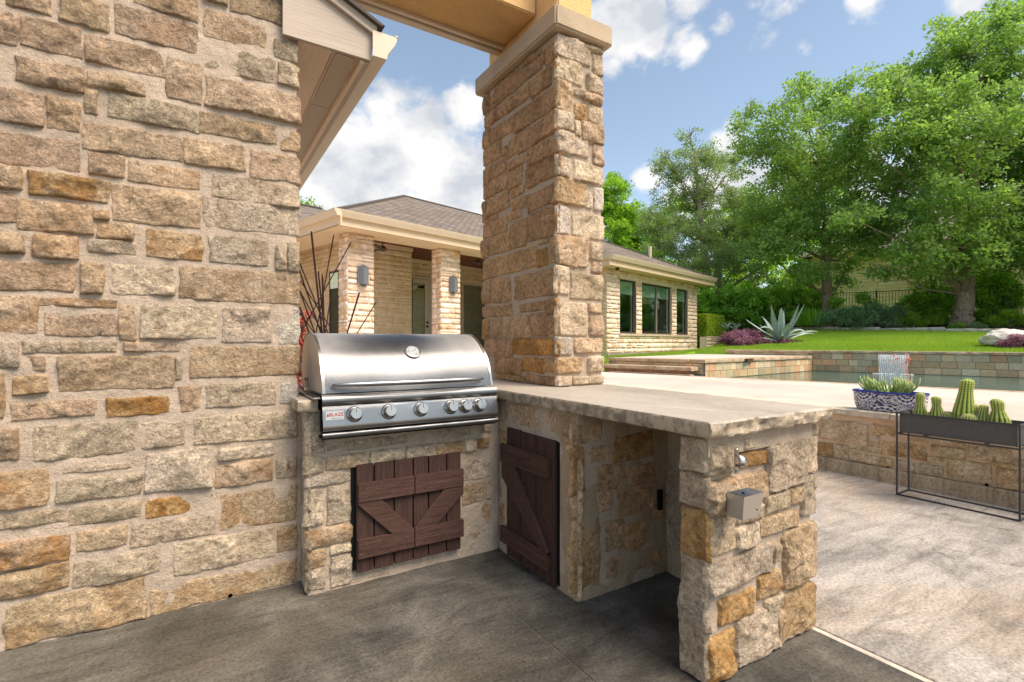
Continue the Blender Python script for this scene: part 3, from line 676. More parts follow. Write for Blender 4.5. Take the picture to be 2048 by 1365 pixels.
def slab(name, x0, x1, y0, y1, z0, z1, parent, mat, amp=.006, seed=1, sides=(1, 1, 1, 1), step=.012):
    """stone slab with chiselled edges; sides = roughness of -Y, +X, +Y, -X edge"""
    pts = []
    def run(a, b, n_, k):
        L_ = (Vector(b) - Vector(a)).length; m = max(2, int(L_ / step))
        for i in range(m): pts.append((Vector(a).lerp(Vector(b), i / m), Vector(n_), sides[k]))
    run((x0, y0), (x1, y0), (0, -1), 0); run((x1, y0), (x1, y1), (1, 0), 1); run((x1, y1), (x0, y1), (0, 1), 2); run((x0, y1), (x0, y0), (-1, 0), 3)
    lv = [0, .12, .3, .5, .7, .88, 1]; n = len(pts); mb = MB(); vs = []
    P = np.array([p[0] for p in pts]); 
    for q in lv:
        z = z0 + (z1 - z0) * q
        d = amp * (1.6 * fbm(P[:, 0] * 14, P[:, 1] * 14, np.full(n, z * 20.), seed, 3) + 1.0 * fbm(P[:, 0] * 55, P[:, 1] * 55, np.full(n, z * 60.), seed + 2, 2)) - (.35 * amp if q in (0, 1) else 0)
        e = -.0025 if q in (0, 1) else 0
        for (p, nn, s), dd in zip(pts, d): v = p + nn * (dd * s + e); vs.append((v.x, v.y, z))
    fs = []
    for r in range(len(lv) - 1):
        for i in range(n):
            j = (i + 1) % n; fs.append((r * n + i, r * n + j, (r + 1) * n + j, (r + 1) * n + i))
    fs.append(tuple(range(n - 1, -1, -1))); fs.append(tuple((len(lv) - 1) * n + i for i in range(n)))
    mb.add(vs, fs); return obj(name, mb, mat, parent, auto=32)
def m_counter():
    g = G('countertop_limestone', .55, .35); v = g.coord(); n = g.noise(1.8, 6, .6, .8, g.coord((1, .35, 1))); f = g.noise(40, 6, .65, 0, v)
    c = g.ramp(n, [(.3, (.31, .26, .205)), (.5, (.43, .365, .295)), (.7, (.52, .45, .37))])
    c = g.mix(.5, c, g.ramp(f, [(.3, .7), (.5, 1.), (.7, 1.15)]), 'MULTIPLY')
    nz = g.nt.nodes.new('ShaderNodeNewGeometry'); sx = g.nt.nodes.new('ShaderNodeSeparateXYZ'); g.L(nz.outputs['True Normal'], sx.inputs[0])
    side = g.ramp(sx.outputs[2], [(.5, 1), (.8, 0)])
    ec = g.mix(g.ramp(g.noise(17, 6, .7, .4, v), [(.44, 0), (.60, .85)]), (.50, .385, .26), (.17, .14, .105))
    c = g.mix(side, c, ec); vn_ = g.ramp(g.noise(2.2, 5, .6, 2.5, g.coord((1, 5, 1))), [(.492, 0), (.5, .5), (.508, 0)]); c = g.mix(vn_, c, (.22, .18, .15))
    g.col(c); g.bump(f, .002, .6); g.bump(n, .006, .5); return g.m
COUNTER = m_counter()
ZT0, ZT1 = .8745, .930
slab('countertop_slab', 1.455, 2.235, 1.082, 2.06, ZT0, ZT1, isl, COUNTER, .0075, 3, (1.5, 1, .0, .4))
slab('countertop_slab', 1.455, 2.225, 2.064, 3.46, ZT0, ZT1 - .001, isl, COUNTER, .006, 8, (.0, .8, 1, .55))
slab('countertop_slab', 1.392, 1.4515, 2.497, 3.2, ZT0, ZT1 - .002, isl, COUNTER, .004, 5, (1, 0, 1, .4))
slab('countertop_slab', .388, .476, 2.497, 2.70, ZT0, ZT1 - .001, isl, COUNTER, .006, 9, (1, .3, .3, .6))
slab('countertop_slab', .43, .476, 2.715, 3.15, ZT0, ZT1 - .003, isl, COUNTER, .004, 10, (.3, .3, .3, .6))
solid('rim_course', (1.50, 1.128, .80), (2.17, 1.1405, .8735), MORTAR_PALE, isl)
solid('socket_hole', (2.0, 1.800, .34), (2.03, 1.812, .44), DARKSLOT, isl)

# ---- plank doors: door > plank, rail, brace
def board(name, p0, p1, width, pl, out, thick, parent, mat, horiz=True):
    """board from p0 to p1 (u,z) on a plane, given width; local x runs along the board"""
    a, b = Vector(p0), Vector(p1); L_ = (b - a).length; ang = math.atan2(b.y - a.y, b.x - a.x); c = (a + b) / 2
    me = MB().box((-L_ / 2, -thick, -width / 2), (L_ / 2, 0, width / 2)).mesh(name, bevel=.0025, seg=2)
    o = link(name, me, mat, parent, pl.M(c.x, c.y, out) @ Matrix.Rotation(-ang, 4, 'Y')); return o
def uprights(pl, pxs, z0, z1, out, parent, gap=.0065, nm='plank'):
    us = [pl.hit(p, 700)[0] for p in pxs]
    for a, b in zip(us[:-1], us[1:]):
        w = b - a - gap; zz1 = z1 + rs.uniform(-.003, .003)
        me = MB().box((-w / 2, -.018, z0 + rs.uniform(-.003, .003)), (w / 2, 0, zz1)).mesh(nm, bevel=.002, seg=1)
        link(nm, me, DOORWOOD_V, parent, pl.M((a + b) / 2, 0, out))
D1 = Plane((0, 2.522), (0, -1))
t4 = lambda x: 570 + x / 3.25
solid('door_opening', (.637, 2.527, .075), (1.215, 2.5395, .59), DARKSLOT, isl)
for k, (edges, br) in enumerate((((455, 573, 703, 826), 'L'), ((826, 925, 1042, 1136), 'R'))):
    d = thing('cabinet_door', None, None); d.parent = isl; d.matrix_basis = wmat(isl).inverted() @ Matrix.Translation(D1.pt(D1.hit(t4(edges[0]), 700)[0], .07))
    uprights(D1, [t4(e) for e in edges], .068, .596, 0, d)
    u0, u1 = D1.hit(t4(edges[0] + (8 if k == 0 else 2)), 700)[0], D1.hit(t4(edges[-1] + (6 if k else -2)), 700)[0]
    board('rail', (u0, .462), (u1, .462), .094, D1, .0185, .022, d, DOORWOOD); board('rail', (u0, .186), (u1, .186), .092, D1, .0185, .022, d, DOORWOOD)
    hu = lambda p: D1.hit(p, 700)[0]
    if br == 'L': P_ = [(u0 + .001, .405), (u0 + .001, .425), (hu(755), .425), (u1, .236), (u1, .226), (hu(782), .226)]
    else: P_ = [(u0, .226), (u0, .236), (hu(887), .425), (u1, .425), (u1, .372), (hu(866), .226)]
    obj('brace', MB().extrude([D1.pt(a_, z_, .0186) for a_, z_ in P_], D1.N * .018), DOORWOOD, d, bevel=.002)
D2 = Plane((1.480, 0), (-1, 0)); d = thing('cabinet_door', None, None); d.parent = isl
d['label'] = 'darker narrow door on the short inner side of the island'
d.matrix_basis = wmat(isl).inverted() @ Matrix.Translation((1.47, 2.2, .02))
solid('door_opening', (1.4815, 1.955, .02), (1.4845, 2.35, .715), DARKSLOT, isl)
uprights(D2, [1018.3, 1046, 1077, 1116], .014, .722, 0, d)
u0, u1 = D2.hit(1012, 700)[0], D2.hit(1107, 700)[0]
board('rail', (u0, .582), (u1, .582), .098, D2, .0185, .024, d, DOORWOOD); board('rail', (u0, .127), (u1, .127), .088, D2, .0185, .024, d, DOORWOOD)
hu = lambda p: D2.hit(p, 700)[0]
obj('brace', MB().extrude([D2.pt(a_, z_, .0186) for a_, z_ in [(u0 + .012, .45), (u0 + .012, .54), (hu(1038), .54), (u1, .175), (u1, .16), (hu(1093), .16)]], D2.N * .02), DOORWOOD, d, bevel=.002)

def screws(pl, pts_, out, parent):
    for u_, z_ in pts_: obj('screw', MB().lathe([(0, 0), (.004, 0), (.0035, .0015), (0, .002)], 8, pl.M(u_, z_, out) @ Matrix.Rotation(R(90), 4, 'X')), BLACK, parent)
for d_ in [o for o in bpy.data.objects if o.name.startswith('cabinet_door')]:
    pl_, zz_ = (D2, (.582, .127)) if d_.get('label') else (D1, (.462, .186))
    us_ = sorted((wmat(o).translation - pl_.O).dot(pl_.U) for o in bpy.data.objects if o.parent == d_ and o.name.startswith('plank'))
    screws(pl_, [(u_ + dx, z_ + dz) for u_ in us_ for z_ in zz_ for dx, dz in ((-.012, .022), (.012, -.022))], .0408 if pl_ is D1 else .0428, d_)
# bottle opener and cap catcher on the end of the island
bo = thing('bottle_opener', 'small steel wall-mounted bottle opener above the catch box', 'bottle opener', (1.585, 1.10, .80))
mb = MB().box((1.578, 1.080, .742), (1.600, 1.084, .838)); obj('back_plate', mb, CHROME, bo, bevel=.0015)
obj('screw', MB().lathe([(.0, 0), (.006, 0), (.005, .004), (0, .005)], 12, Matrix.Translation((1.589, 1.080, .826)) @ Matrix.Rotation(R(90), 4, 'X')), CHROME, bo, smooth=True)
obj('screw', MB().lathe([(.0, 0), (.006, 0), (.005, .004), (0, .005)], 12, Matrix.Translation((1.589, 1.080, .752)) @ Matrix.Rotation(R(90), 4, 'X')), CHROME, bo, smooth=True)
M_ = Matrix.Translation((1.590, 1.079, .802)) @ Matrix.Rotation(R(14), 4, 'Y')
arc = [(-.002, .008), (-.012, .010), (-.022, .007), (-.030, .0), (-.035, -.010), (-.036, -.022)]; mb = MB(); nn_ = 6
for j in range(nn_ + 1):
    q_ = j / nn_ * 2 - 1
    for y_, z_ in arc: mb.v.append(tuple(M_ @ Vector((q_ * .021, y_ * (1 - .25 * q_ * q_), z_ - .006 * q_ * q_))))
na = len(arc)
for j in range(nn_):
    for i_ in range(na - 1): mb.f.append((j * na + i_, (j + 1) * na + i_, (j + 1) * na + i_ + 1, j * na + i_ + 1))
oh = obj('opener_hood', mb, CHROME, bo, smooth=True); oh.modifiers.new('t', 'SOLIDIFY').thickness = .002
obj('catch_tab', MB().tube([(1.590, 1.078, .772), (1.590, 1.064, .768), (1.590, 1.058, .776)], .005, 8), CHROME, bo, smooth=True)
cc = thing('cap_catcher', 'open tapered steel catch box fixed below the bottle opener', 'catch box', (1.61, 1.07, .64))
def wedge(a, b): return a + b
T = [(1.549, 1.092, .681), (1.549, 1.026, .681), (1.668, 1.026, .681), (1.668, 1.092, .681)]
Bt = [(1.553, 1.092, .600), (1.553, 1.034, .600), (1.640, 1.034, .600), (1.640, 1.092, .600)]
def offs(q, k, dz): cx = sum(p[0] for p in q) / 4; cy = sum(p[1] for p in q) / 4; return [(p[0] + (k if p[0] < cx else -k), p[1] + (k if p[1] < cy else -k), p[2] + dz) for p in q]
mb = MB(); mb.v = T + Bt + offs(T, .002, 0) + offs(Bt, .002, .002)
mb.f = [(0, 1, 5, 4), (1, 2, 6, 5), (2, 3, 7, 6), (3, 0, 4, 7), (4, 5, 6, 7)] + [(9, 8, 12, 13), (10, 9, 13, 14), (11, 10, 14, 15), (8, 11, 15, 12), (15, 14, 13, 12)] + [(0, 8, 9, 1), (1, 9, 10, 2), (2, 10, 11, 3), (3, 11, 8, 0)]
obj('box', mb, m_steel('galvanised_steel', .38, (.50, .48, .45), .2, (1, 1, 1), .35), cc)
for x, z in ((1.60, .665), (1.64, .667)): obj('screw', MB().lathe([(.0, 0), (.005, 0), (.004, .004), (0, .005)], 10, Matrix.Translation((x, 1.089, z)) @ Matrix.Rotation(R(90), 4, 'X')), BLACK, cc, smooth=True)
obj('rivet', MB().lathe([(.0, 0), (.003, 0), (.002, .002), (0, .0025)], 10, Matrix.Translation((1.630, 1.030, .625)) @ Matrix.Rotation(R(90), 4, 'X')), BLACK, cc, smooth=True)

# ------------------------------------------------------------------ gas grill
gr = thing('gas_grill', 'built-in stainless steel gas grill with domed lid and six knobs', 'grill', (.93, 2.6, .93))
X0, X1 = .484, 1.385
prof = [(2.438, .962), (2.446, .99), (2.462, 1.04), (2.486, 1.09), (2.518, 1.135), (2.558, 1.172), (2.604, 1.205), (2.65, 1.229), (2.70, 1.243), (2.76, 1.247), (2.83, 1.241), (2.895, 1.222), (2.945, 1.185), (2.97, 1.13), (2.978, 1.05), (2.98, .958)]
def smooth_prof(p, k=4):
    out = []
    for i in range(len(p) - 1):
        a, b, c, d = p[max(i - 1, 0)], p[i], p[i + 1], p[min(i + 2, len(p) - 1)]
        for j in range(k):
            t = j / k; out.append(tuple(.5 * ((2 * b[m]) + (-a[m] + c[m]) * t + (2 * a[m] - 5 * b[m] + 4 * c[m] - d[m]) * t * t + (-a[m] + 3 * b[m] - 3 * c[m] + d[m]) * t**3) for m in (0, 1)))
    return out + [p[-1]]
sp = smooth_prof(prof)
def sheet(p, x0, x1, nx=1, t=0):
    mb = MB(); vs = []; fs = []; n = len(p)
    for i in range(nx + 1):
        x = x0 + (x1 - x0) * i / nx; vs += [(x, y, z) for y, z in p]
    for i in range(nx):
        for j in range(n - 1): fs.append((i * n + j, (i + 1) * n + j, (i + 1) * n + j + 1, i * n + j + 1))
    return mb.add(vs, fs)
obj('lid', sheet(sp, X0 + .012, X1 - .012, 24), STEEL, gr, smooth=True)
def ring(x0, x1, o=.003):
    cx, cz = 2.72, 1.0
    q = [(y + (y - cx) / max(.05, math.hypot(y - cx, z - cz)) * o, z + (z - cz) / max(.05, math.hypot(y - cx, z - cz)) * o) for y, z in sp]
    return sheet(q, x0, x1)
for a, b in ((X0 - .001, X0 + .0125), (X1 - .0125, X1 + .001)): obj('lid_edge', ring(a, b), CHROME, gr, smooth=True)
for x, s in ((X0, -1), (X1, 1)):
    mb = MB(); n = len(sp); mb.v = [(x, y, z) for y, z in sp]; mb.f = [tuple(range(n)) if s < 0 else tuple(range(n))[::-1]]
    obj('lid_end', mb, STEEL_END, gr)
solid('lid_back', (X0, 2.979, .95), (X1, 2.984, 1.12), STEEL_DARK, gr)
solid('pivot_bolt', (.4795, 2.86, .995), (.484, 2.876, 1.011), BLACK, gr, .001); solid('hinge_slot', (.4825, 2.80, .965), (.4838, 2.805, 1.02), DARKSLOT, gr)
solid('firebox', (.50, 2.45, .792), (1.375, 2.97, .955), STEEL_DARK, gr)
obj('side_rail', MB().box((.446, 2.45, .934), (.483, 2.99, .944)), STEEL_DARK, gr, bevel=.002)
obj('side_rail', MB().box((1.388, 2.45, .936), (1.402, 2.99, .944)), STEEL_DARK, gr, bevel=.002)
# lid handle: bowed bar with two stubs
pts = [(.527 + (1.320 - .527) * t, 2.432 - .052 * math.sin(math.pi * t)**.6, 1.001 + .002 * math.sin(math.pi * t)) for t in [i / 30 for i in range(31)]]
obj('handle', MB().tube(pts, [.006 + .0065 * min(1, 4 * min(t, 1 - t))**.5 for t in [i / 30 for i in range(31)]], 14), STEEL_DARK, gr, smooth=True)
# thermometer
Mt = Matrix.Translation((.954, 2.534, 1.142)) @ Matrix.Rotation(R(-48), 4, 'X') @ Matrix.Rotation(R(0), 4, 'Z')
Mt = Matrix.Translation((.954, 2.532, 1.146)) @ Vector((0, -.72, .69)).to_track_quat('Z', 'Y').to_matrix().to_4x4()
th = obj('thermometer', MB().lathe([(.0, .0), (.041, 0), (.043, .005), (.0415, .012), (.036, .014), (.0335, .011)], 40, Mt), CHROME, gr, auto=50)
obj('dial', MB().lathe([(0, .0120), (.0335, .0120)], 40, Mt), m_plain('dial_white', (.72, .71, .68), .25, .5, 0), th)
md = MB(); md.box((-.0013, -.006, .0128), (.0013, .022, .0134), Mt @ Matrix.Rotation(R(-62), 4, 'Z')); obj('needle', md, BLACK, th)
md = MB()
for k in range(25):
    a = R(-135 + k * 270 / 24); md.box((-.0004 if k % 4 else -.0008, .0245 if k % 4 else .022, .0123), (.0004 if k % 4 else .0008, .0285, .0127), Mt @ Matrix.Rotation(a, 4, 'Z'))
obj('scale_mark', md, BLACK, th)
# control panel
ctrl = smooth_prof([(2.46, .956), (2.436, .957), (2.420, .950), (2.411, .936), (2.410, .922), (2.415, .911), (2.424, .906)], 3)
obj('top_roll', sheet(ctrl[::-1], .478, 1.400, 20), STEEL, gr, smooth=True)
P0, P1 = (2.4225, .9045), (2.402, .818)
pan = [P0, P1] + smooth_prof([(2.402, .818), (2.4015, .806), (2.406, .795), (2.418, .789), (2.44, .788)], 3)[1:]
obj('control_panel', sheet(pan[::-1], .480, 1.398, 24), STEEL_P, gr, auto=35)
for x, s in ((.4795, -1), (1.3985, 1)):
    q = ctrl + pan + [(2.47, .788), (2.47, .956)]; mb = MB(); mb.v = [(x, y, z) for y, z in q]; mb.f = [tuple(range(len(q)))]; obj('panel_end', mb, STEEL_DARK, gr)
for a, b in ((.545, .62), (.66, .77), (.815, .94), (1.0, 1.10)): solid('vent_slot', (a, 2.4215, .9035), (b, 2.426, .9062), DARKSLOT, gr)
solid('tray_gap', (.482, 2.425, .783), (1.396, 2.47, .789), DARKSLOT, gr)
tray = smooth_prof([(2.44, .783), (2.412, .783), (2.404, .776), (2.404, .766), (2.41, .759), (2.44, .758)], 3)
obj('drip_tray', sheet(tray[::-1], .479, 1.402, 12), STEEL, gr, smooth=True)
for x in (.479, 1.402): q = tray; mb = MB(); mb.v = [(x, y, z) for y, z in q]; mb.f = [tuple(range(len(q)))]; obj('tray_end', mb, STEEL_DARK, gr)
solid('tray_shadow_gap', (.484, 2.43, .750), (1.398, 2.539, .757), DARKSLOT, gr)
nv = Vector((0, P1[1] - P0[1], -(P1[0] - P0[0]))).normalized()
if nv.y > 0: nv = -nv
upv = Vector((0, P0[0] - P1[0], P0[1] - P1[1])).normalized(); rtv = Vector((1, 0, 0))
B3 = Matrix((rtv, upv, nv)).transposed().to_4x4()
def onpanel(x, z, out=0.): t = (P0[1] - z) / (P0[1] - P1[1]); return Matrix.Translation(Vector((x, P0[0] + (P1[0] - P0[0]) * t, z)) + nv * out) @ B3
for i, x in enumerate((.622, .787, .952, 1.118, 1.200, 1.283)):
    Mk = onpanel(x, .861)
    kb = obj('knob', MB().lathe([(.0, .004), (.0275, .004), (.028, .022), (.0262, .040), (.0250, .0435), (0, .0440)], 32, Mk), CHROME, gr, auto=40)
    obj('bezel', MB().lathe([(.0, .0), (.0375, .0), (.0375, .003), (.034, .009), (.0295, .011), (.029, .004)], 36, Mk), STEEL_DARK, kb, auto=40)
    obj('pointer', MB().box((-.0011, .004, .0437), (.0011, .022, .0446), Mk), BLACK, kb)
def text(body, size, M, mat, parent, name, ext=.0004, bold=0., wx=1.):
    cu = bpy.data.curves.new(name, 'FONT'); cu.body = body; cu.size = size; cu.align_x = 'CENTER'; cu.align_y = 'CENTER'; cu.extrude = ext; cu.offset = bold
    cu.materials.append(mat); tmp = bpy.data.objects.new('tmp', cu); COL.objects.link(tmp); bpy.context.view_layer.update()
    me = bpy.data.meshes.new_from_object(tmp.evaluated_get(bpy.context.evaluated_depsgraph_get())); bpy.data.objects.remove(tmp)
    o = bpy.data.objects.new(name, me); COL.objects.link(o); o.parent = parent
    o.matrix_basis = wmat(parent).inverted() @ M @ Matrix.Diagonal((wx, 1, 1, 1)); return o
bd = obj('badge', MB().box((-.0425, -.0225, 0), (.0425, .0225, .0016), onpanel(.533, .862, .0002)), CHROME, gr, bevel=.0006)
RED = m_plain('red_enamel', (.30, .04, .035), .4, .4, 0); WHITE = m_plain('badge_face', (.42, .40, .385), .35, .4, 0)
obj('badge_face', MB().box((-.039, -.019, .0016), (.039, .019, .0021), onpanel(.533, .862, .0002)), WHITE, bd)
text('BLAZE', .0215, onpanel(.5395, .865, .0026), RED, bd, 'lettering', .0003, .0004, 1.05); text('G R I L L S', .0085, onpanel(.5395, .8485, .0026), BLACK, bd, 'lettering', .0002, .0001, 1.15)
fl = [(-.004, -.005), (0, -.008), (.0045, -.005), (.005, .0), (.002, .004), (.0015, .010), (-.0015, .006), (-.003, .002), (-.005, -.001)]
Mf = onpanel(.5015, .864, .0024); mb = MB(); mb.extrude([Mf @ Vector((x, y, 0)) for x, y in fl], nv * .0005); obj('flame_emblem', mb, RED, bd)
for x, z, s in ((1.355, .874, 1.), (1.358, .856, .8), (1.360, .848, .6)):
    Mf = onpanel(x, z, .0002); mb = MB(); mb.extrude([Mf @ Vector((a * s, b * s, 0)) for a, b in fl], nv * .0005); obj('flame_mark', mb, STEEL_DARK, gr)
for i, x in enumerate((.622, .787, .952, 1.118, 1.200, 1.283)):
    mb = MB(); Mm = onpanel(x, .861, .0003)
    for a in (-32, -16, 0, 16, 32):
        mb.box((-.0009, .0385, 0), (.0009, .0385 + (.004 if a else .0055), .0003), Mm @ Matrix.Rotation(R(a), 4, 'Z'))
    obj('dial_mark', mb, BLACK, gr)
# ------------------------------------------------------------------ house frame: s along the far house front, t away from it
HO = Vector((2.70, 11.03, 0)); HA = R(14.9); CH, SH = math.cos(HA), math.sin(HA)
HM = Matrix.Translation(HO) @ Matrix.Rotation(HA, 4, 'Z')
def HL(s, t, z=0.): return HM @ Vector((s, t, z))
def hn(x, y): return (CH * x - SH * y, SH * x + CH * y)      # direction from house frame to world
def HPl(s, t, nx, ny): return Plane(HL(s, t), hn(nx, ny))
def hobj(name, mb, mat, parent, **k): return obj(name, mb, mat, parent, mw=HM, **k)
def hbox(name, a, b, mat, parent, bevel=0): return hobj(name, MB().box(a, b), mat, parent, bevel=bevel)
def hslab(*a, **k): o = slab(*a, **k); par = o.parent; o.matrix_basis = wmat(par).inverted() @ HM; return o
def Hpx(px, s=None, t=None):       # where a picture column meets a house-frame line s= or t=; returns (s, t, depth)
    q = (px - 1024) / FX; ca, sa = .728, .686
    # depth = 10.8 + ca*s + sa*t ; lateral = -3.52 + sa*s - ca*t
    D0 = HO.x * CA + HO.y * SA; L0 = HO.x * SA - HO.y * CA
    ca = CH * CA + SH * SA; cb = -SH * CA + CH * SA; la = CH * SA - SH * CA; lb = -SH * SA - CH * CA
    if t is not None: s = (L0 + lb * t - q * (D0 + cb * t)) / (q * ca - la)
    else: t = (L0 + la * s - q * (D0 + ca * s)) / (q * cb - lb)
    return s, t, D0 + ca * s + cb * t
def zat(py, d): return HC + d * (HY - py) / FX

# ------------------------------------------------------------------ ground, patio slabs, deck
def m_lawn():
    g = G('lawn_turf', .9, .15); v = g.coord(kind='Object'); n = g.noise(.7, 5, .6, 0, v); f = g.noise(22, 5, .7, 0, v)
    c = g.ramp(n, [(.3, (.13, .24, .018)), (.6, (.22, .36, .03))]); c = g.mix(.8, c, g.ramp(f, [(.3, .55), (.5, 1.), (.7, 1.35)]), 'MULTIPLY')
    g.col(c); g.bump(f, .03, .8); return g.m
LAWN = m_lawn()
EARTH = m_plain('packed_earth', (.10, .085, .06), .95, .1, .25, 3, .02, 20)
MULCH = m_plain('bark_mulch', (.085, .058, .042), .95, .1, .5, 30, .05, 25)
tag(obj('ground', MB().box((-500, -500, -.30), (500, 500, -.06)), EARTH), kind='structure')
pf = thing('patio_floor', None, None, (0, 0, -.06)); pf['kind'] = 'structure'
solid('joint_bed', (-6, -8, -.055), (5.02, 6, -.0045), MORTAR, pf)
for a, b in (((-6, -8), (1.1885, 1.9415)), ((1.1915, -8), (2.183, 1.9415)), ((-6, 1.9445), (2.183, 6))):
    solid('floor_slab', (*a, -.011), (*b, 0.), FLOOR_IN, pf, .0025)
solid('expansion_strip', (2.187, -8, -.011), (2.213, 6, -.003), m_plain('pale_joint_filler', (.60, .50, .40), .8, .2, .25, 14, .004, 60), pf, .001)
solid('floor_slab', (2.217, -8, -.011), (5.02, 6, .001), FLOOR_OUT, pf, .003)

def m_stone_cap():
    g = G('wall_cap_stone', .8, .2); v = g.coord(); c = g.ramp(g.noise(3, 6, .6, .8, v), [(.3, (.52, .40, .27)), (.5, (.66, .55, .42)), (.7, (.74, .65, .53))])
    c = g.mix(.5, c, g.ramp(g.noise(50, 5, .65, 0, v), [(.3, .7), (.5, 1.), (.7, 1.15)]), 'MULTIPLY'); g.col(c); g.bump(g.noise(40, 5, .6, 0, v), .006, .6); return g.m
# low retaining wall between patio and pool deck
rw = thing('low_stone_wall', 'low golden limestone retaining wall behind the cactus planter, between patio and pool deck', 'stone wall', (5.05, 1.5, 0))
LP = Plane((5.05, 0), (-1, 0))
mortar_sheet('mortar', LP, -7.5, 8., -.01, .53, rw, m_mortar('mortar_warm', (.74, .53, .35)), .25, amp=.008)
TINT['v'] = (.92, .71, .45, .3); TINT['V'] = (.90, .64, .37, .6)
W7 = [(140,885,478,792,'v',1.3),(945,1282,542,700,'V'),(925,1060,700,878,'v'),(60,352,800,990,'V'),(370,592,822,1040,'v'),(590,1092,872,940,'v'),(600,1078,972,1110,'v',1.3),(1080,1242,1030,1148,'v'),
      (1105,1795,800,1035,'V',1.2),(1350,1580,1082,1212,'c')]
W8 = [(300,762,240,374,'v'),(258,526,370,458,'v'),(138,442,470,614,'c'),(520,1122,432,708,'v',1.3),(810,1382,222,418,'v'),(1100,1392,450,498,'V'),(1188,1700,542,822,'V',1.2),(640,740,182,240,'v'),
      (1420,1800,422,530,'v'),(0,585,104,180,'v')]
ws = clampst(traced(LP, 1620, 780, 7.582, W7) + traced(LP, 1820, 860, 6.825, W8), .125, .525)
umax = max(s[1] for s in ws); umin = min(s[0] for s in ws)
ws += ashlar(umax + .02, 2.2, .13, .52, 61, (.09, .16), (.15, .42), .025, 'vvVvc') + ashlar(-7.4, umin - .02, .13, .52, 62, (.09, .16), (.15, .42), .025, 'vvVvc')
stones(rw, LP, ws, prot=.016, rough=.012, cell=.011)
y = -6.
r_ = random.Random(5); WALLCAP = m_stone_cap()
while y < 7.4:
    l = r_.uniform(.7, 1.15); slab('coping_stone', 5.005, 5.34, y, y + l - .006, .535, .592, rw, WALLCAP, .009, int(y * 10) + 90, (.2, .2, .2, 1.7)); y += l
kb = MB(); n = 90; vs = []; fs = []
for i in range(n + 1):
    yy = -6.5 + 13.5 * i / n; w = .006 * float(fbm(yy * 6, 0., 0., 3, 3)); 
    vs += [(5.06, yy, 0), (4.990 + w, yy, 0), (4.994 + w, yy, .108 + w * .5), (5.004 + w, yy, .118 + w * .5), (5.06, yy, .120)]
for i in range(n):
    for k in range(4): fs.append((i * 5 + k, i * 5 + k + 1, (i + 1) * 5 + k + 1, (i + 1) * 5 + k))
kb.add(vs, fs); obj('footing_kerb', kb, m_concrete('kerb_concrete', [(.3, (.27, .20, .125)), (.5, (.40, .305, .20)), (.7, (.50, .39, .26))], (.44, .30, .17), dark=.6, dirt=.3), rw)
for yy, zz in ((1.985, .135), (1.345, .128)):
    obj('weep_hole', MB().lathe([(0, 0), (.012, 0)], 12, Matrix.Translation((5.028, yy, zz)) @ Matrix.Rotation(R(-90), 4, 'Y')), DARKSLOT, rw)

def m_deck():
    g = G('pool_deck_coating', .85, .2); v = g.coord(); c = g.ramp(g.noise(.8, 6, .6, .3, v), [(.3, (.50, .43, .355)), (.55, (.61, .535, .45)), (.75, (.66, .585, .50))])
    c = g.mix(.5, c, g.ramp(g.noise(60, 5, .7, 0, v), [(.3, .78), (.5, 1.), (.7, 1.08)]), 'MULTIPLY')
    c = g.mix(g.ramp(g.noise(5, 6, .7, 1, g.coord((1, 3, 1))), [(.64, 0), (.74, .5)]), c, (.35, .29, .22)); g.col(c); g.bump(g.noise(60, 4, .7, 0, v), .003, .5); return g.m
DECK = m_deck()
def poly(name, pts, z0, z1, mat, parent=None):
    mb = MB(); mb.extrude([(p[0], p[1], z1) for p in pts], (0, 0, z0 - z1)); return obj(name, mb, mat, parent)
e = [HL(3.40, -30), HL(3.40, -3.8), HL(-2., -3.8)]
dk = thing('pool_deck', None, None, (6, 4, .5)); dk['kind'] = 'structure'
yl = HL(3.40, -30)
# deck cut into poured panels with thin saw joints
def clip(pol, n, c):               # keep n.p <= c
    out = []
    for i in range(len(pol)):
        p, q = pol[i], pol[(i + 1) % len(pol)]; dp, dq = n[0] * p[0] + n[1] * p[1] - c, n[0] * q[0] + n[1] * q[1] - c
        if dp <= 0: out.append(p)
        if dp * dq < 0: t = dp / (dp - dq); out.append((p[0] + (q[0] - p[0]) * t, p[1] + (q[1] - p[1]) * t))
    return out
area = [(5.342, -14.), (13., -14.), (13., 12.), (5.342, 12.)]
area = clip(area, hn(1, 0), hn(1, 0)[0] * HO.x + hn(1, 0)[1] * HO.y + 3.40)
area = clip(area, hn(0, 1), hn(0, 1)[0] * HO.x + hn(0, 1)[1] * HO.y - 3.80)
ys = [-14., -7.5, -4.3, -1.3, 1.62, 4.62, 7.4, 12.]
for a, b in zip(ys[:-1], ys[1:]):
    q = clip(clip(area, (0, 1), b - .003), (0, -1), -(a + .003))
    if len(q) > 2: poly('deck_panel', q, .30, .590, DECK, dk)
q = [(5.3, -14.), (9.2, -14.), *[tuple(p[:2]) for p in ()], (9.2, 9.5), (5.3, 9.5)]
q = clip(clip(q, hn(1, 0), hn(1, 0)[0] * HO.x + hn(1, 0)[1] * HO.y + 3.39), hn(0, 1), hn(0, 1)[0] * HO.x + hn(0, 1)[1] * HO.y - 3.81)
poly('deck_base', q, -.05, .585, MORTAR, dk)

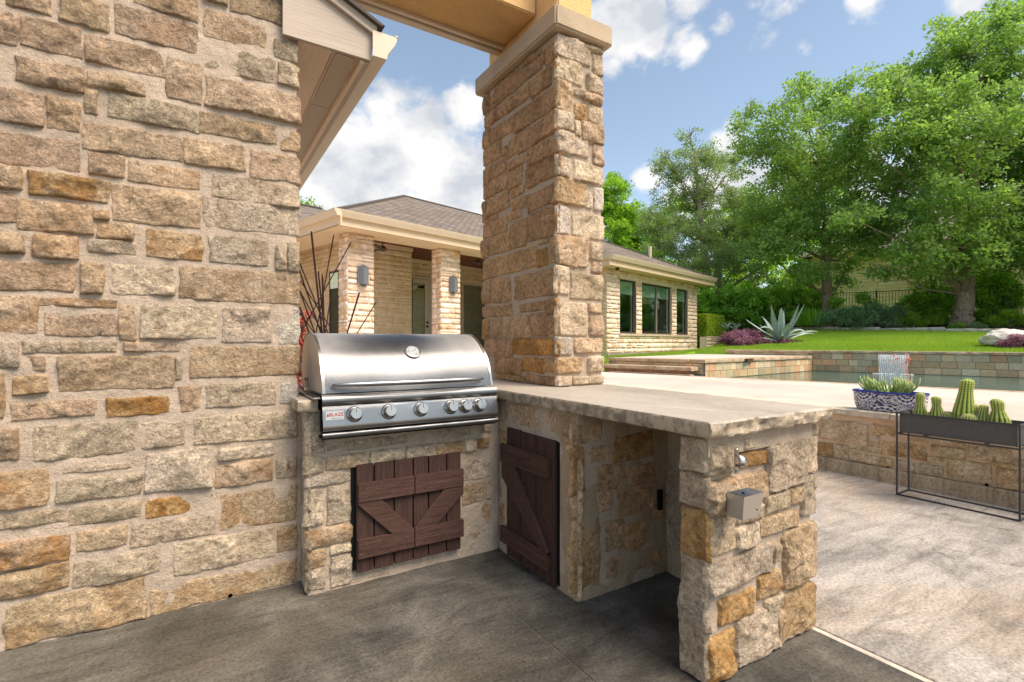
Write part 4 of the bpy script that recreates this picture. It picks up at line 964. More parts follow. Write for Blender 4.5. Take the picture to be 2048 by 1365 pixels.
# terrain
def itp(x, xs, ys_): return float(np.interp(x, xs, ys_))
def GZ(s, t):
    A = itp(s, [3, 5.5, 8.75, 12, 17, 22, 30, 60], [.59, .68, .965, 1.25, 1.70, 2.15, 2.4, 2.6])
    B = itp(s, [3, 7.7, 14.3, 16.6, 22, 60], [.59, .745, .88, 1.42, 2.1, 2.6])
    w = min(1, max(0, (t + 4.7) / 3.)); w = w * w * (3 - 2 * w)
    A += min(0., .034 * (t + 4.5)) * min(1, max(0, (s - 10) / 7.)) if t > -16 else -.39 * min(1, max(0, (s - 10) / 7.))
    return A * (1 - w) + B * w + .02 * float(vn(s * .5, t * .5, 0., 5))
def terrain(name, ss, ts, mat, lift=0., skirt=True):
    mb = MB(); n, m = len(ss), len(ts)
    mb.v = [tuple(HL(s, t, GZ(s, t) + lift)) for s in ss for t in ts]
    mb.f = [(i * m + j, (i + 1) * m + j, (i + 1) * m + j + 1, i * m + j + 1) for i in range(n - 1) for j in range(m - 1)]
    if skirt:
        rim = [i * m for i in range(n)] + [(n - 1) * m + j for j in range(1, m)] + [i * m + m - 1 for i in range(n - 2, -1, -1)] + [j for j in range(m - 2, 0, -1)]
        b = len(mb.v); mb.v += [(mb.v[i][0], mb.v[i][1], -.1) for i in rim]; k = len(rim)
        mb.f += [(rim[(i + 1) % k], rim[i], b + i, b + (i + 1) % k) for i in range(k)]
    return tag(obj(name, mb, mat, smooth=True), kind='structure')
def steps(*seg):
    o = []
    for a, b, d in seg: o += list(np.arange(a, b, d))
    return o + [seg[-1][1]]
terrain('lawn', steps((8.86, 22, .45), (22, 60, 3), (60, 400, 40)), steps((-200, -20, 20), (-20, 4, .5), (4, 30, 3), (30, 300, 30)), LAWN)
terrain('lawn', steps((3.4, 8.855, .35)), steps((-3.795, -1, .3), (-1, 20, 3), (20, 300, 40)), LAWN)
terrain('unseen_paving', steps((-60, 0, 8), (0, 3.395, .8)), steps((-3.795, -1, .5), (-1, 20, 3), (20, 300, 40)), DECK)  # unseen ground, paved so no green lawn light bounces onto the house
bed = terrain('flower_bed', steps((17.16, 22.5, .4)), steps((-22, 6, .6)), MULCH, .035, False)

# ------------------------------------------------------------------ pool, spa, tiled walls
def m_tile():
    g = G('slate_tile', .55, .35); v = g.coord(rnd=True)
    c = g.mix(1., g.info().outputs['Color'], g.ramp(g.noise(9, 6, .65, .8, v), [(.28, .6), (.5, 1.), (.72, 1.3)]), 'MULTIPLY')
    g.col(c); g.bump(g.noise(14, 5, .6, 0, v), .006, .6); return g.m
TILE = m_tile(); TC = [(.44, .38, .27, 1), (.48, .38, .26, 1), (.38, .36, .27, 1), (.54, .40, .27, 1), (.46, .41, .32, 1), (.50, .32, .21, 1), (.58, .47, .34, 1), (.38, .30, .22, 1), (.50, .46, .37, 1)]
mb = MB(); mb.add([(-.5, 0, -.5), (.5, 0, -.5), (.5, 0, .5), (-.5, 0, .5), (-.475, -.008, -.455), (.475, -.008, -.455), (.475, -.008, .455), (-.475, -.008, .455)],
                  [(4, 5, 6, 7), (0, 1, 5, 4), (1, 2, 6, 5), (2, 3, 7, 6), (3, 0, 4, 7)]); TILE_ME = mb.mesh('tile'); TILE_ME.materials.append(TILE)
def tiles(parent, pl, u0, u1, zs, seed, wmin=.17, wmax=.31):
    r = random.Random(seed)
    for z0, z1 in zip(zs[:-1], zs[1:]):
        u = u0 - r.uniform(0, .15)
        while u < u1 - .02:
            w = r.uniform(wmin, wmax); a, b = max(u, u0), min(u + w, u1); u += w
            if b - a < .03: continue
            o = bpy.data.objects.new('tile', TILE_ME); COL.objects.link(o); o.parent = parent
            o.matrix_basis = wmat(parent).inverted() @ pl.M((a + b) / 2, (z0 + z1) / 2, r.uniform(-.001, .002)) @ Matrix.Diagonal((b - a - .006, 1, z1 - z0 - .006, 1))
            c = r.choice(TC); k = r.uniform(.8, 1.2); o.color = (c[0] * k * 1.22, c[1] * k * 1.06, c[2] * k * .86, 1)
GROUT = m_plain('tile_grout', (.34, .30, .24), .9, .1, .15, 8)
def tint_cope():
    g = G('coping_sandstone', .85, .2); v = g.coord(rnd=True); c = g.ramp(g.noise(4, 6, .6, .8, v), [(.3, (.34, .20, .11)), (.5, (.50, .36, .23)), (.7, (.60, .48, .34))])
    c = g.mix(.5, c, g.ramp(g.noise(45, 5, .65, 0, v), [(.3, .6), (.5, 1.), (.7, 1.2)]), 'MULTIPLY'); g.col(c); g.bump(g.noise(30, 5, .6, 0, v), .01, .6); return g.m
COPE = tint_cope()
WZ = .50
pw = thing('pool_wall', 'long raised pool wall of slate tiles with waterfall slot, below the lawn', 'pool wall', HL(8.7, -9, .6))
hbox('wall_core', (8.612, -19.5, -.9), (8.85, -6.86, .94), GROUT, pw); hbox('wall_core', (8.612, -6.85, .3), (8.85, -4.8, .94), GROUT, pw)
FWp = HPl(8.61, 0, -1, 0)
def useg(pl, s, t): return (HL(s, t) - pl.O).dot(pl.U)
u0, u1 = sorted((useg(FWp, 8.6, -6.83), useg(FWp, 8.6, -15.5)))
tiles(pw, FWp, u0, u1, [.36, .50, .645, .79, .938], 3)
u0, u1 = sorted((useg(FWp, 8.6, -4.82), useg(FWp, 8.6, -6.75))); tiles(pw, FWp, u0, u1, [.885, .94], 4)
t = -4.75; k = 0
while t > -19:
    l = r_.uniform(.9, 1.5); hslab('coping_stone', 8.575, 8.87, t - l + .008, t, .942, 1.0, pw, COPE, .006, 200 + k, (.3, .5, .3, 1.3), step=.03); t -= l; k += 1
hbox('waterfall_slot', (8.590, -8.76, .918), (8.611, -8.13, .941), m_plain('slot_metal', (.35, .33, .3), .4, .5, .1), pw)

sp_ = thing('raised_spa', 'raised spa at the pool end with tiled wall, stone coping and spillway', 'spa', HL(6, -5.2, .6))
FQ = [(3.92, -6.10), (8.60, -6.83)]
fd = Vector((FQ[1][0] - FQ[0][0], FQ[1][1] - FQ[0][1])).normalized(); fn = (fd.y, -fd.x)
FSp = Plane(HL(*FQ[0]), hn(*fn)); flen = 4.74
hm = MB(); hm.extrude([(3.935, -6.085, .80), (8.60, -6.815, .80), (8.60, -4.0, .80), (3.935, -4.0, .80)], (0, 0, -1.2)); hobj('spa_core', hm, GROUT, sp_)
tiles(sp_, FSp, 0.01, flen - .01, [.36, .50, .65, .80], 8)
sidep = HPl(3.92, -6.08, -1, 0); tiles(sp_, sidep, 0.02 - 2.0, -0.02, [.595, .70, .80], 9)
def qslab(name, pts, z0, z1, parent, mat, seed, amp=.006):
    """quad stone with rough edges, corners in the house frame"""
    mb = MB(); P = []; n = len(pts)
    for i in range(n):
        a, b = Vector(pts[i]), Vector(pts[(i + 1) % n]); m = max(2, int((b - a).length / .035)); nn = Vector(((b - a).y, -(b - a).x)).normalized()
        for k in range(m): P.append((a.lerp(b, k / m), nn))
    N_ = len(P)
    for q in (0, .25, .75, 1):
        z = z0 + (z1 - z0) * q
        for p, nn in P:
            dlt = amp * float(fbm(p.x * 9, p.y * 9, z * 30, seed, 3)) * 1.8 - (.004 if q in (0, 1) else 0); v = p + nn * dlt; mb.v.append((v.x, v.y, z))
    for r in range(3):
        for i in range(N_): j = (i + 1) % N_; mb.f.append((r * N_ + i, r * N_ + j, (r + 1) * N_ + j, (r + 1) * N_ + i))
    mb.f += [tuple(range(N_ - 1, -1, -1)), tuple(range(3 * N_, 4 * N_))]
    return hobj(name, mb, mat, parent)
def along(i, off): return (FQ[0][0] + fd.x * i - fn[0] * off, FQ[0][1] + fd.y * i - fn[1] * off)
cuts = [-.04, .62, 1.25, 1.78, 2.35, 3.05, 3.75, 4.66]
for i, (a, b) in enumerate(zip(cuts[:-1], cuts[1:])):
    qslab('coping_stone', [along(a, -.035), along(b - .008, -.035), along(b - .008, .30), along(a, .30)], .806, .872, sp_, COPE, 300 + i)
qslab('spa_top', [along(.30, .305), along(4.60, .305), (8.58, -4.02), (4.24, -4.02)], .70, .868, sp_, DECK, 320, 0)
tt = [-6.02, -5.4, -4.7, -4.02]
for i, (a, b) in enumerate(zip(tt[:-1], tt[1:])):
    if i == 0: a = -5.80
    qslab('coping_stone', [(3.885, a), (4.235, a), (4.235, b - .008), (3.885, b - .008)], .806, .872, sp_, COPE, 330 + i)
hbox('spillway', (5.30, -6.42, .792), (5.62, -6.20, .866), m_plain('spillway_copper', (.10, .055, .03), .5, .4, .3, 10), sp_)
# two steps up to the spa from the deck
hbox('step_riser', (3.62, -5.9, .50), (3.93, -4.1, .668), m_plain('step_stone', (.40, .22, .13), .85, .2, .3, 9, .01, 20), sp_)
tt = [-6.0, -5.25, -4.55, -4.0]
for i, (a, b) in enumerate(zip(tt[:-1], tt[1:])): qslab('step_tread', [(3.56, a), (3.925, a), (3.925, b - .008), (3.56, b - .008)], .668, .738, sp_, COPE, 340 + i)
hbox('step_plinth', (3.47, -6.02, .50), (3.62, -4.3, .604), m_plain('step_plinth_stone', (.45, .30, .19), .85, .2, .3, 9, .01, 20), sp_)

pl_ = thing('swimming_pool', None, None, HL(6, -12, .4)); pl_['kind'] = 'structure'
hbox('pool_shell', (3.3, -21, -1.1), (8.62, -6.1, -.9), m_plain('pool_plaster', (.10, .22, .20), .6, .3, .15, 1), pl_)
hbox('pool_side', (3.36, -20, -.9), (3.398, -6.1, .50), TILE, pl_)
def m_water():
    g = G('pool_water', .03, .5); g.b.inputs['IOR'].default_value = 1.33
    v = g.coord((1, 1.0, 1)); n = g.noise(3.5, 4, .55, .5, v)
    g.col(g.ramp(g.noise(.6, 4, .6, 0, v), [(.3, (.045, .105, .088)), (.7, (.085, .165, .135))])); g.bump(n, .02, .55); g.bump(g.noise(14, 3, .5, 0, v), .004, .5); return g.m
tag(hbox('pool_water', (3.40, -20, -.88), (8.60, -6.0, WZ), m_water(), None), kind='structure')
t = -20.
while t < -6.1:
    l = r_.uniform(1.0, 1.6); e_ = min(t + l, -6.08); hslab('pool_edge_stone', 3.27, 3.44, t, e_ - .006, .565, .594, pl_, COPE, .003, int(t * 10) + 700, (.3, 1., .3, .3), step=.04); t += l
def m_fall():
    g = G('falling_water', .15, .5); v = g.coord((40, 40, 1.1)); n = g.noise(1., 5, .6, .5, v)
    g.col((.85, .87, .88)); tr = g.nt.nodes.new('ShaderNodeBsdfTransparent'); ms = g.nt.nodes.new('ShaderNodeMixShader')
    g.L(g.ramp(n, [(.30, .30), (.70, .72)]), ms.inputs[0]); g.L(tr.outputs[0], ms.inputs[1]); g.L(g.b.outputs[0], ms.inputs[2]); g.L(ms.outputs[0], g.nt.nodes['Material Output'].inputs['Surface']); g.bump(n, .02, 1); return g.m
mb = MB(); nu, nz = 40, 16; FALL = m_fall()
for i in range(nu + 1):
    for j in range(nz + 1):
        q = j / nz; sh = .04 * q * (1 if i < nu / 2 else -1) * abs(i / nu - .5) * 2
        mb.v.append((8.592 - .015 - .20 * q**.55 + .006 * math.sin(i * 2.1 + q * 3), -8.72 + .56 * (i / nu) + sh, .925 - .425 * q**1.15))
for i in range(nu):
    for j in range(nz): a = i * (nz + 1) + j; mb.f.append((a, a + nz + 1, a + nz + 2, a + 1))
tag(hobj('waterfall', mb, FALL, None, smooth=True), 'thin sheet of water falling from the pool wall slot into the pool', 'waterfall')
mb = MB(); r2 = random.Random(4)
for i in range(120):
    a = r2.uniform(0, 6.28); q = r2.uniform(.3, 1)**.5; s, t = 8.36 + math.cos(a) * .14 * q, -8.44 + math.sin(a) * .36 * q; m = Matrix.Translation((s, t, WZ + .004)); rr0 = r2.uniform(.006, .02)
    mb.lathe([(rr0, -.004), (rr0 * .7, rr0 * .4), (0, rr0 * .6)], 6, m)
tag(hobj('water_foam', mb, m_plain('foam', (.8, .82, .83), .4, .4, 0), None, smooth=True), kind='stuff')

# ------------------------------------------------------------------ planter stand, cacti, talavera pot
st = thing('planter_stand', 'black metal frame planter holding a grey trough of cacti, in front of the low wall', 'planter', (4.77, 1.43, 0))
X0_, X1_, Y0_, Y1_ = 4.664, 4.876, 1.080, 1.780; b = .011
IRON = m_plain('charcoal_powder_coat', (.045, .046, .048), .5, .4, .12, 30)
for x in (X0_, X1_):
    for y in (Y0_, Y1_): solid('leg', (x - b / 2, y - b / 2, 0.001), (x + b / 2, y + b / 2, .652), IRON, st, .0012)
for z in (.0065, .483, .6455):
    for y in (Y0_, Y1_): solid('cross_bar', (X0_ + b / 2, y - b / 2 + .0005, z - b / 2), (X1_ - b / 2, y + b / 2 - .0005, z + b / 2), IRON, st)
    for x in (X0_, X1_): solid('side_bar', (x - b / 2 + .0005, Y0_ + b / 2, z - b / 2), (x + b / 2 - .0005, Y1_ - b / 2, z + b / 2), IRON, st)
mb = MB(); o1 = [(X0_ + .012, Y0_ + .014), (X1_ - .012, Y0_ + .014), (X1_ - .012, Y1_ - .014), (X0_ + .012, Y1_ - .014)]; i1 = [(x + (.004 if x < 4.77 else -.004), y + (.004 if y < 1.43 else -.004)) for x, y in o1]
mb.v = [(x, y, .496) for x, y in o1] + [(x, y, .641) for x, y in o1] + [(x, y, .641) for x, y in i1] + [(x, y, .60) for x, y in i1]
mb.f = [(3, 2, 1, 0)] + [(k, (k + 1) % 4, 4 + (k + 1) % 4, 4 + k) for k in range(4)] + [(4 + k, 4 + (k + 1) % 4, 8 + (k + 1) % 4, 8 + k) for k in range(4)] + [(8 + k, 8 + (k + 1) % 4, 12 + (k + 1) % 4, 12 + k) for k in range(4)]
obj('trough', mb, m_plain('dark_grey_trough', (.085, .083, .078), .55, .35, .15, 60, .001, 200), st)
for y in (1.25, 1.60): solid('support_strip', (X0_ + .008, y - .012, .4895), (X1_ - .008, y + .012, .4955), IRON, st)
solid('soil', (X0_ + .017, Y0_ + .019, .55), (X1_ - .017, Y1_ - .019, .612), m_plain('gritty_soil', (.09, .07, .05), .95, .1, .4, 60, .01, 60), st)
def m_cactus():
    g = G('cactus_skin', .5, .4); at = g.nt.nodes.new('ShaderNodeAttribute'); at.attribute_name = 'Col'; sp = g.nt.nodes.new('ShaderNodeSeparateColor'); g.L(at.outputs['Color'], sp.inputs[0])
    c = g.mix(sp.outputs[0], (.045, .12, .010), (.40, .50, .07)); c = g.mix(sp.outputs[1], c, (.34, .40, .07))
    c = g.mix(.5, c, g.ramp(g.noise(30, 4, .6, 0, g.coord()), [(.3, .75), (.7, 1.2)]), 'MULTIPLY'); g.col(c); g.b.inputs['Subsurface Weight'].default_value = .08; return g.m
CACT = m_cactus(); SPINE = m_plain('spine', (.70, .55, .36), .8, .2, 0)
def cactus(px, xw, rp, lean, ribs, label, zb=.60, lean0=0):
    """rp: list of (height above soil, radius)"""
    q = (px - 1024) / FX; d = xw / (CA + SA * q); x, y = xw, (SA - CA * q) * d
    t_ = thing('cactus', label, 'cactus', (x, y, zb), 'green ribbed cacti in the grey trough')
    hs = np.linspace(0, rp[-1][0], 40); rad = np.interp(hs, [a for a, _ in rp], [b_ for _, b_ in rp]); H_ = rp[-1][0]
    top = rad[-1]; k = hs > H_ - top * .9
    rad = np.where(k, rad * np.sqrt(np.clip(1 - ((hs - (H_ - top * .9)) / (top * .9 + 1e-6))**2, 0, 1)), rad); rad[-1] = .002
    n = ribs * 8; V = []; C_ = []
    ux, uy = SA, -CA        # picture-right direction
    for i, h in enumerate(hs):
        off = lean * (h / H_)**1.5
        for j in range(n):
            a = 2 * math.pi * j / n + .25 * h / H_; w = abs(math.cos(a * ribs / 2)); r = rad[i] * (.80 + .22 * w**.8) * (1 + .02 * math.sin(h * 190))
            V.append((x + ux * off + math.cos(a) * r, y + uy * off + math.sin(a) * r, zb + h)); C_.append((w**1.6, max(0, (h / H_ - .8)) * 1.5, 0, 1))
    m = len(hs); I = np.arange(m * n).reshape(m, n); J = np.roll(I, -1, 1)
    Fq = np.stack([I[:-1], J[:-1], J[1:], I[1:]], -1).reshape(-1, 4)
    link('body', npmesh('body', V, Fq, True, C_), CACT, t_)
    mb = MB(); r3 = random.Random(int(px))
    for kk in range(ribs):
        for i in range(1, 39, 2):
            h = hs[i]; a = 2 * math.pi * kk / ribs + .25 * h / H_; off = lean * (h / H_)**1.5; r = rad[i] * 1.03
            a -= 0
            c = Vector((x + ux * off + math.cos(a) * r, y + uy * off + math.sin(a) * r, zb + h)); nn = Vector((math.cos(a), math.sin(a), .15)).normalized()
            for _ in range(7):
                dd = (nn + Vector((r3.uniform(-1, 1), r3.uniform(-1, 1), r3.uniform(-1, 1))) * .8).normalized(); l = r3.uniform(.004, .009); s_ = dd.orthogonal().normalized() * .0009
                mb.add([c - s_, c + s_, c + dd * l], [(0, 1, 2)])
            s_ = .0028; mb.lathe([(s_, -.0005), (0, .0014)], 5, Matrix.Translation(c) @ nn.to_track_quat('Z', 'Y').to_matrix().to_4x4())
    o = obj('spines', mb, SPINE, t_); o['kind'] = 'stuff'
cactus(1840.5, 4.77, [(0, .046), (.06, .043), (.12, .026), (.16, .027), (.21, .033)], 0, 12, 'leftmost cactus of the trough, short with a narrow neck, beside the blue pot')
cactus(1875, 4.77, [(0, .053), (.05, .048), (.115, .026), (.15, .029), (.19, .034)], -.012, 12, 'second cactus from the left, bottle-shaped and leaning left')
cactus(1896, 4.755, [(0, .036), (.045, .040), (.085, .032)], 0, 13, 'tiny round cactus left of the tallest cactus')
cactus(1927, 4.775, [(0, .064), (.08, .066), (.16, .052), (.24, .040), (.335, .042)], .030, 13, 'tallest cactus in the trough, thick ribbed column')
cactus(1950, 4.80, [(0, .034), (.08, .040), (.15, .032)], 0, 13, 'stubby round-topped cactus behind, right of the tallest one')
cactus(1938, 4.725, [(0, .042), (.045, .047), (.085, .038)], 0, 14, 'small squat globe cactus at the front rim of the trough')
cactus(1964, 4.765, [(0, .044), (.05, .042), (.10, .028), (.155, .028)], .016, 12, 'thin-necked cactus between the tallest and the rightmost')
cactus(1999, 4.77, [(0, .060), (.06, .057), (.125, .033), (.165, .037), (.205, .040)], -.022, 12, 'rightmost cactus, broad base and bent to the left')

def m_talavera():
    g = G('talavera_glaze', .18, .55); uv = g.coord(kind='UV')
    w = g.nt.nodes.new('ShaderNodeSeparateXYZ'); g.L(uv, w.inputs[0]); U_, V_ = w.outputs[0], w.outputs[1]
    def flower(cx, cy, per, rr0):
        fx = g.math('SUBTRACT', g.math('FRACT', g.math('MULTIPLY_ADD', U_, 1 / per, cx)), .5); fx = g.math('MULTIPLY', fx, per); fy = g.math('SUBTRACT', V_, cy)
        r = g.math('SQRT', g.math('ADD', g.math('MULTIPLY', fx, fx), g.math('MULTIPLY', fy, fy))); a = g.math('ARCTAN2', fy, fx)
        pet = g.math('SINE', g.math('MULTIPLY_ADD', a, 12, 0)); rings = g.math('SINE', g.math('MULTIPLY', r, 38 / rr0)); return r, pet, rings
    r, p, rg = flower(0., .98, 1.45, 1.); f1 = g.ramp(g.math('ADD', g.math('MULTIPLY', p, .6), g.math('MULTIPLY', rg, .9)), [(.05, 0), (.15, 1)], 'LINEAR'); m1 = g.ramp(r, [(.0, 1), (.50, 1), (.52, 0)])
    r2, p2, rg2 = flower(.5, -.02, 1.45, 1.); f2 = g.ramp(g.math('ADD', g.math('MULTIPLY', p2, .7), g.math('MULTIPLY', rg2, .8)), [(.05, 0), (.15, 1)]); m2 = g.ramp(r2, [(.0, 1), (.42, 1), (.44, 0)])
    nt_ = g.noise(1.6, 2, .5, 4.5, uv); sw = g.ramp(nt_, [(.40, 1), (.43, 0), (.49, 0), (.52, 1), (.57, 1), (.60, 0)])
    sc_ = g.math('SINE', g.math('MULTIPLY', U_, 13.)); band = g.ramp(g.math('MULTIPLY_ADD', sc_, .03, V_), [(.86, 0), (.87, 1), (.90, 1), (.91, 0)])
    f = g.mix(m1, g.mix(m2, sw, f2), f1); f = g.mix(band, f, (1, 1, 1))
    blue = g.mix(g.noise(3, 2, .5, 0, uv), (.018, .022, .16), (.035, .028, .09)); c = g.mix(f, (.62, .61, .60), blue)
    rim = g.ramp(V_, [(.93, 0), (.94, 1)]); c = g.mix(rim, c, (.015, .03, .26)); g.col(c); g.bump(g.noise(20, 3, .5, 0, g.coord()), .002, .5); return g.m
pt = thing('talavera_pot', 'blue and white painted oval pot on the deck edge, left of the cactus trough', 'flower pot', (5.17, 2.03, .592))
prof = [(.80, 0), (.90, .008), (.955, .04), (.985, .09), (1.0, .145), (1.01, .158), (1.03, .163), (1.035, .172), (1.02, .178), (.95, .177), (.93, .165), (.92, .13)]
n = 96; V = []; UVv = []
for r, z in prof:
    for k in range(n):
        a = 2 * math.pi * k / n; ca, sa = math.cos(a), math.sin(a); e_ = .72
        px_ = .115 * r * math.copysign(abs(ca)**e_, ca) if r < 2 else 0; py_ = (.275 + .0) * r * math.copysign(abs(sa)**e_, sa)
        V.append((5.17 + px_, 2.03 + py_, .592 + z)); UVv.append((8.7 * k / n, z / .172))
m = len(prof); I = np.arange(m * n).reshape(m, n); J = np.roll(I, -1, 1); Fq = np.stack([I[:-1], J[:-1], J[1:], I[1:]], -1).reshape(-1, 4)
me = npmesh('pot_body', V, Fq, True); uvl = me.uv_layers.new(name='UVMap'); li = Fq.ravel(); UVv = np.array(UVv); uu = UVv[li].copy().reshape(-1, 4, 2)
wrap = (uu[:, :, 0].max(1) - uu[:, :, 0].min(1)) > 2; uu[wrap, :, 0] = np.where(uu[wrap, :, 0] < 2, uu[wrap, :, 0] + 8.7, uu[wrap, :, 0])
uvl.data.foreach_set('uv', uu.astype(np.float32).ravel()); link('pot_body', me, m_talavera(), pt)
mb = MB(); mb.v = [(5.17 + (x - 5.17) * .93, 2.03 + (y - 2.03) * .93, .592 + .150) for x, y, z in V[:n]]; mb.v = [(5.17 + (x - 5.17) * 1.1, 2.03 + (y - 2.03) * 1.1, z) for x, y, z in mb.v]; mb.f = [tuple(range(n))]; obj('soil', mb, bpy.data.materials['gritty_soil'], pt)
def m_succ():
    g = G('succulent_skin', .45, .4); at = g.nt.nodes.new('ShaderNodeAttribute'); at.attribute_name = 'Col'; sp = g.nt.nodes.new('ShaderNodeSeparateColor'); g.L(at.outputs['Color'], sp.inputs[0])
    g.col(g.mix(sp.outputs[0], (.17, .30, .045), (.50, .56, .22))); return g.m
SUCC = m_succ(); su = thing('succulent', 'finger-leaved green succulent spreading from the blue and white pot', 'succulent', (5.17, 2.03, .74)); r4 = random.Random(12)
for i in range(64):
    ang = r4.uniform(0, 2 * math.pi); base = Vector((5.17 + r4.uniform(-.035, .035), 2.04 + r4.uniform(-.11, .11), .755)); rad = Vector((math.cos(ang) * .55, math.copysign(abs(math.sin(ang)), base.y - 2.04 + r4.uniform(-.05, .05)), 0))
    l = r4.uniform(.08, .15); outw = r4.uniform(.05, .15); pts = [base + rad * (outw * math.sin(q * 1.5)) + Vector((0, 0, l * (q**1.7))) for q in [k / 8 for k in range(9)]]
    mb = MB(); mb.tube(pts, [.005, .007, .008, .0082, .008, .0078, .0074, .006, .0025], 6); me = mb.mesh('leaf', True); c = np.zeros((len(mb.v), 4), np.float32); c[:, 3] = 1
    c[:, 0] = [(.75 if (k % 6) in (0, 3) else .15) + (.3 if k // 6 >= 7 or k // 6 < 2 else 0) for k in range(len(mb.v))]; a = me.color_attributes.new('Col', 'FLOAT_COLOR', 'POINT'); a.data.foreach_set('color', c.ravel())
    link('leaf', me, SUCC, su)
fs_ = thing('flower_stalk', 'thin coral-pink flower stalk rising behind the succulent pot', 'flower', (5.22, 1.93, .74)); CORAL = m_plain('coral_bloom', (.75, .27, .20), .6, .3, .1)
q = (1815 - 1024) / FX; d_ = 5.22 / (CA + SA * q); sy = (SA - CA * q) * d_
obj('stem', MB().tube([(5.22, sy, .74), (5.222, sy - .004, .88), (5.22, sy + .006, 1.0), (5.215, sy - .01, 1.10)], [.0025, .002, .002, .001], 6), CORAL, fs_)
for i in range(26):
    z = r4.uniform(1.02, 1.10) if i < 14 else r4.uniform(.8, 1.02); off = Vector((r4.uniform(-.01, .01), r4.uniform(-.014, .014), 0)); 
    if 14 <= i < 20: off.y += .085; z = r4.uniform(1.03, 1.09)
    c = Vector((5.22, sy, z)) + off; mb = MB(); mb.lathe([(.001, -.008), (.005, 0), (.0055, .008), (.002, .013)], 6, Matrix.Translation(c) @ Euler((r4.uniform(-1, 1), r4.uniform(-1, 1), 0)).to_matrix().to_4x4()); obj('blossom', mb, CORAL, fs_, smooth=True)
obj('stem', MB().tube([(5.22, sy, .93), (5.22, sy + .05, 1.0), (5.22, sy + .085, 1.06)], [.0018, .0015, .001], 5), CORAL, fs_)
# ------------------------------------------------------------------ far house
def unit_stone(seed, n=4):
    r = random.Random(seed); s = [-.5, -.44, -.15, .15, .44, .5] if n == 4 else [-.5, -.4, .4, .5]; k = len(s); mb = MB()
    for i, a in enumerate(s):
        for j, b in enumerate(s):
            e = i in (0, k - 1) or j in (0, k - 1); cor = i in (0, k - 1) and j in (0, k - 1); q = .9 if cor else 1
            mb.v.append((a * q + r.uniform(-.012, .012), (.006 if e else -r.uniform(.004, .011)), b * q + r.uniform(-.03, .03)))
    mb.f = [(i * k + j, (i + 1) * k + j, (i + 1) * k + j + 1, i * k + j + 1) for i in range(k - 1) for j in range(k - 1)]
    me = mb.mesh('stone', smooth=True); me.materials.append(FSTONE); return me
USTONE = [unit_stone(i) for i in range(8)]
TINT.update({'1': (.84, .64, .49, .2), '2': (.79, .58, .42, .3), '3': (.87, .70, .56, .1), '4': (.76, .53, .35, .6), '5': (.80, .63, .51, 0.), '6': (.64, .48, .33, .4)})
def farstones(parent, pl, rects, name='stone'):
    for (a, b, c, d, k, *_) in rects:
        o = bpy.data.objects.new(name, rs.choice(USTONE)); COL.objects.link(o); o.parent = parent
        o.matrix_basis = wmat(parent).inverted() @ pl.M((a + b) / 2, (c + d) / 2, 0) @ Matrix.Diagonal((b - a, rs.uniform(.8, 1.5), d - c, 1)); o.color = jit(TINT[k], .1)
def joinstones(name, parent, items, mat=None):
    """many small stones as one mesh (shown too small or too hidden to pick apart)"""
    V = []; F = []; n0 = 0
    for pl, rects in items:
        for (a, b, c, d, k, *_) in rects:
            me = rs.choice(USTONE); M_ = pl.M((a + b) / 2, (c + d) / 2, 0) @ Matrix.Diagonal((b - a, 1.1, d - c, 1))
            co = np.empty(len(me.vertices) * 3, np.float32); me.vertices.foreach_get('co', co); co = co.reshape(-1, 3)
            A = np.array(M_)[:3, :3]; T_ = np.array(M_)[:3, 3]; V.append(co @ A.T + T_); f = np.array([p.vertices[:] for p in me.polygons]); F.append(f + n0); n0 += len(co)
    me = npmesh(name, np.concatenate(V), np.concatenate(F), True); o = link(name, me, mat or WALLSTONE, parent); o['kind'] = 'stuff'; return o
def m_wallstone(name, a, b, c3):
    g = G(name, .9, .15); v = g.coord((2.6, 2.6, 6.5)); c = g.ramp(g.voro(1.1, v, out='Color'), [(0, a), (.5, b), (1, c3)])
    c = g.mix(.4, c, g.ramp(g.noise(7, 5, .6, 0, g.coord()), [(.3, .7), (.7, 1.2)]), 'MULTIPLY'); g.col(c); g.bump(g.noise(12, 5, .6, 0, g.coord()), .01, .5); return g.m
WALLSTONE = m_wallstone('house_limestone', (.58, .41, .23), (.68, .51, .32), (.74, .59, .41))

house = thing('far_house', 'pale limestone house across the pool deck with hipped shingle roof and three tall windows', 'house', HL(6, 3, .6))
def uset(pl, a, b): x, y = useg(pl, *a), useg(pl, *b); return min(x, y), max(x, y)
WZB, WS = .60, 3.55          # base of walls, soffit height
# wing front with three window openings
w1 = (Hpx(1240, t=-1.5)[0], Hpx(1273, t=-1.5)[0]); w2 = (Hpx(1284, t=-1.5)[0], Hpx(1344, t=-1.5)[0]); w3 = (Hpx(1353.5, t=-1.5)[0], Hpx(1376, t=-1.5)[0])
S0, S1 = 7.77, 14.33; ZT, ZB = 3.22, 1.48
xs = [S0, w1[0], w1[1], w2[0], w2[1], w3[0], w3[1], S1]
hbox('wing_wall', (S0, -1.495, WZB), (S1, -1.2, ZB), MORTAR_FAR, house); hbox('wing_wall', (S0, -1.495, ZT), (S1, -1.2, WS), MORTAR_FAR, house)
for i in (0, 2, 4, 6): hbox('wing_wall', (xs[i], -1.495, ZB), (xs[i + 1], -1.2, ZT), MORTAR_FAR, house)
hbox('wing_wall', (S0, -1.19, WZB), (S0 + .3, 4, WS), MORTAR_FAR, house); hbox('wing_wall', (S1 - .3, -1.19, WZB), (S1, 6, WS), MORTAR_FAR, house)
hbox('footing', (S0 - .01, -1.53, .5), (S1 - .01, -1.4965, .86), m_plain('footing_concrete', (.30, .26, .20), .9, .1, .2, 3, .01, 20), house)
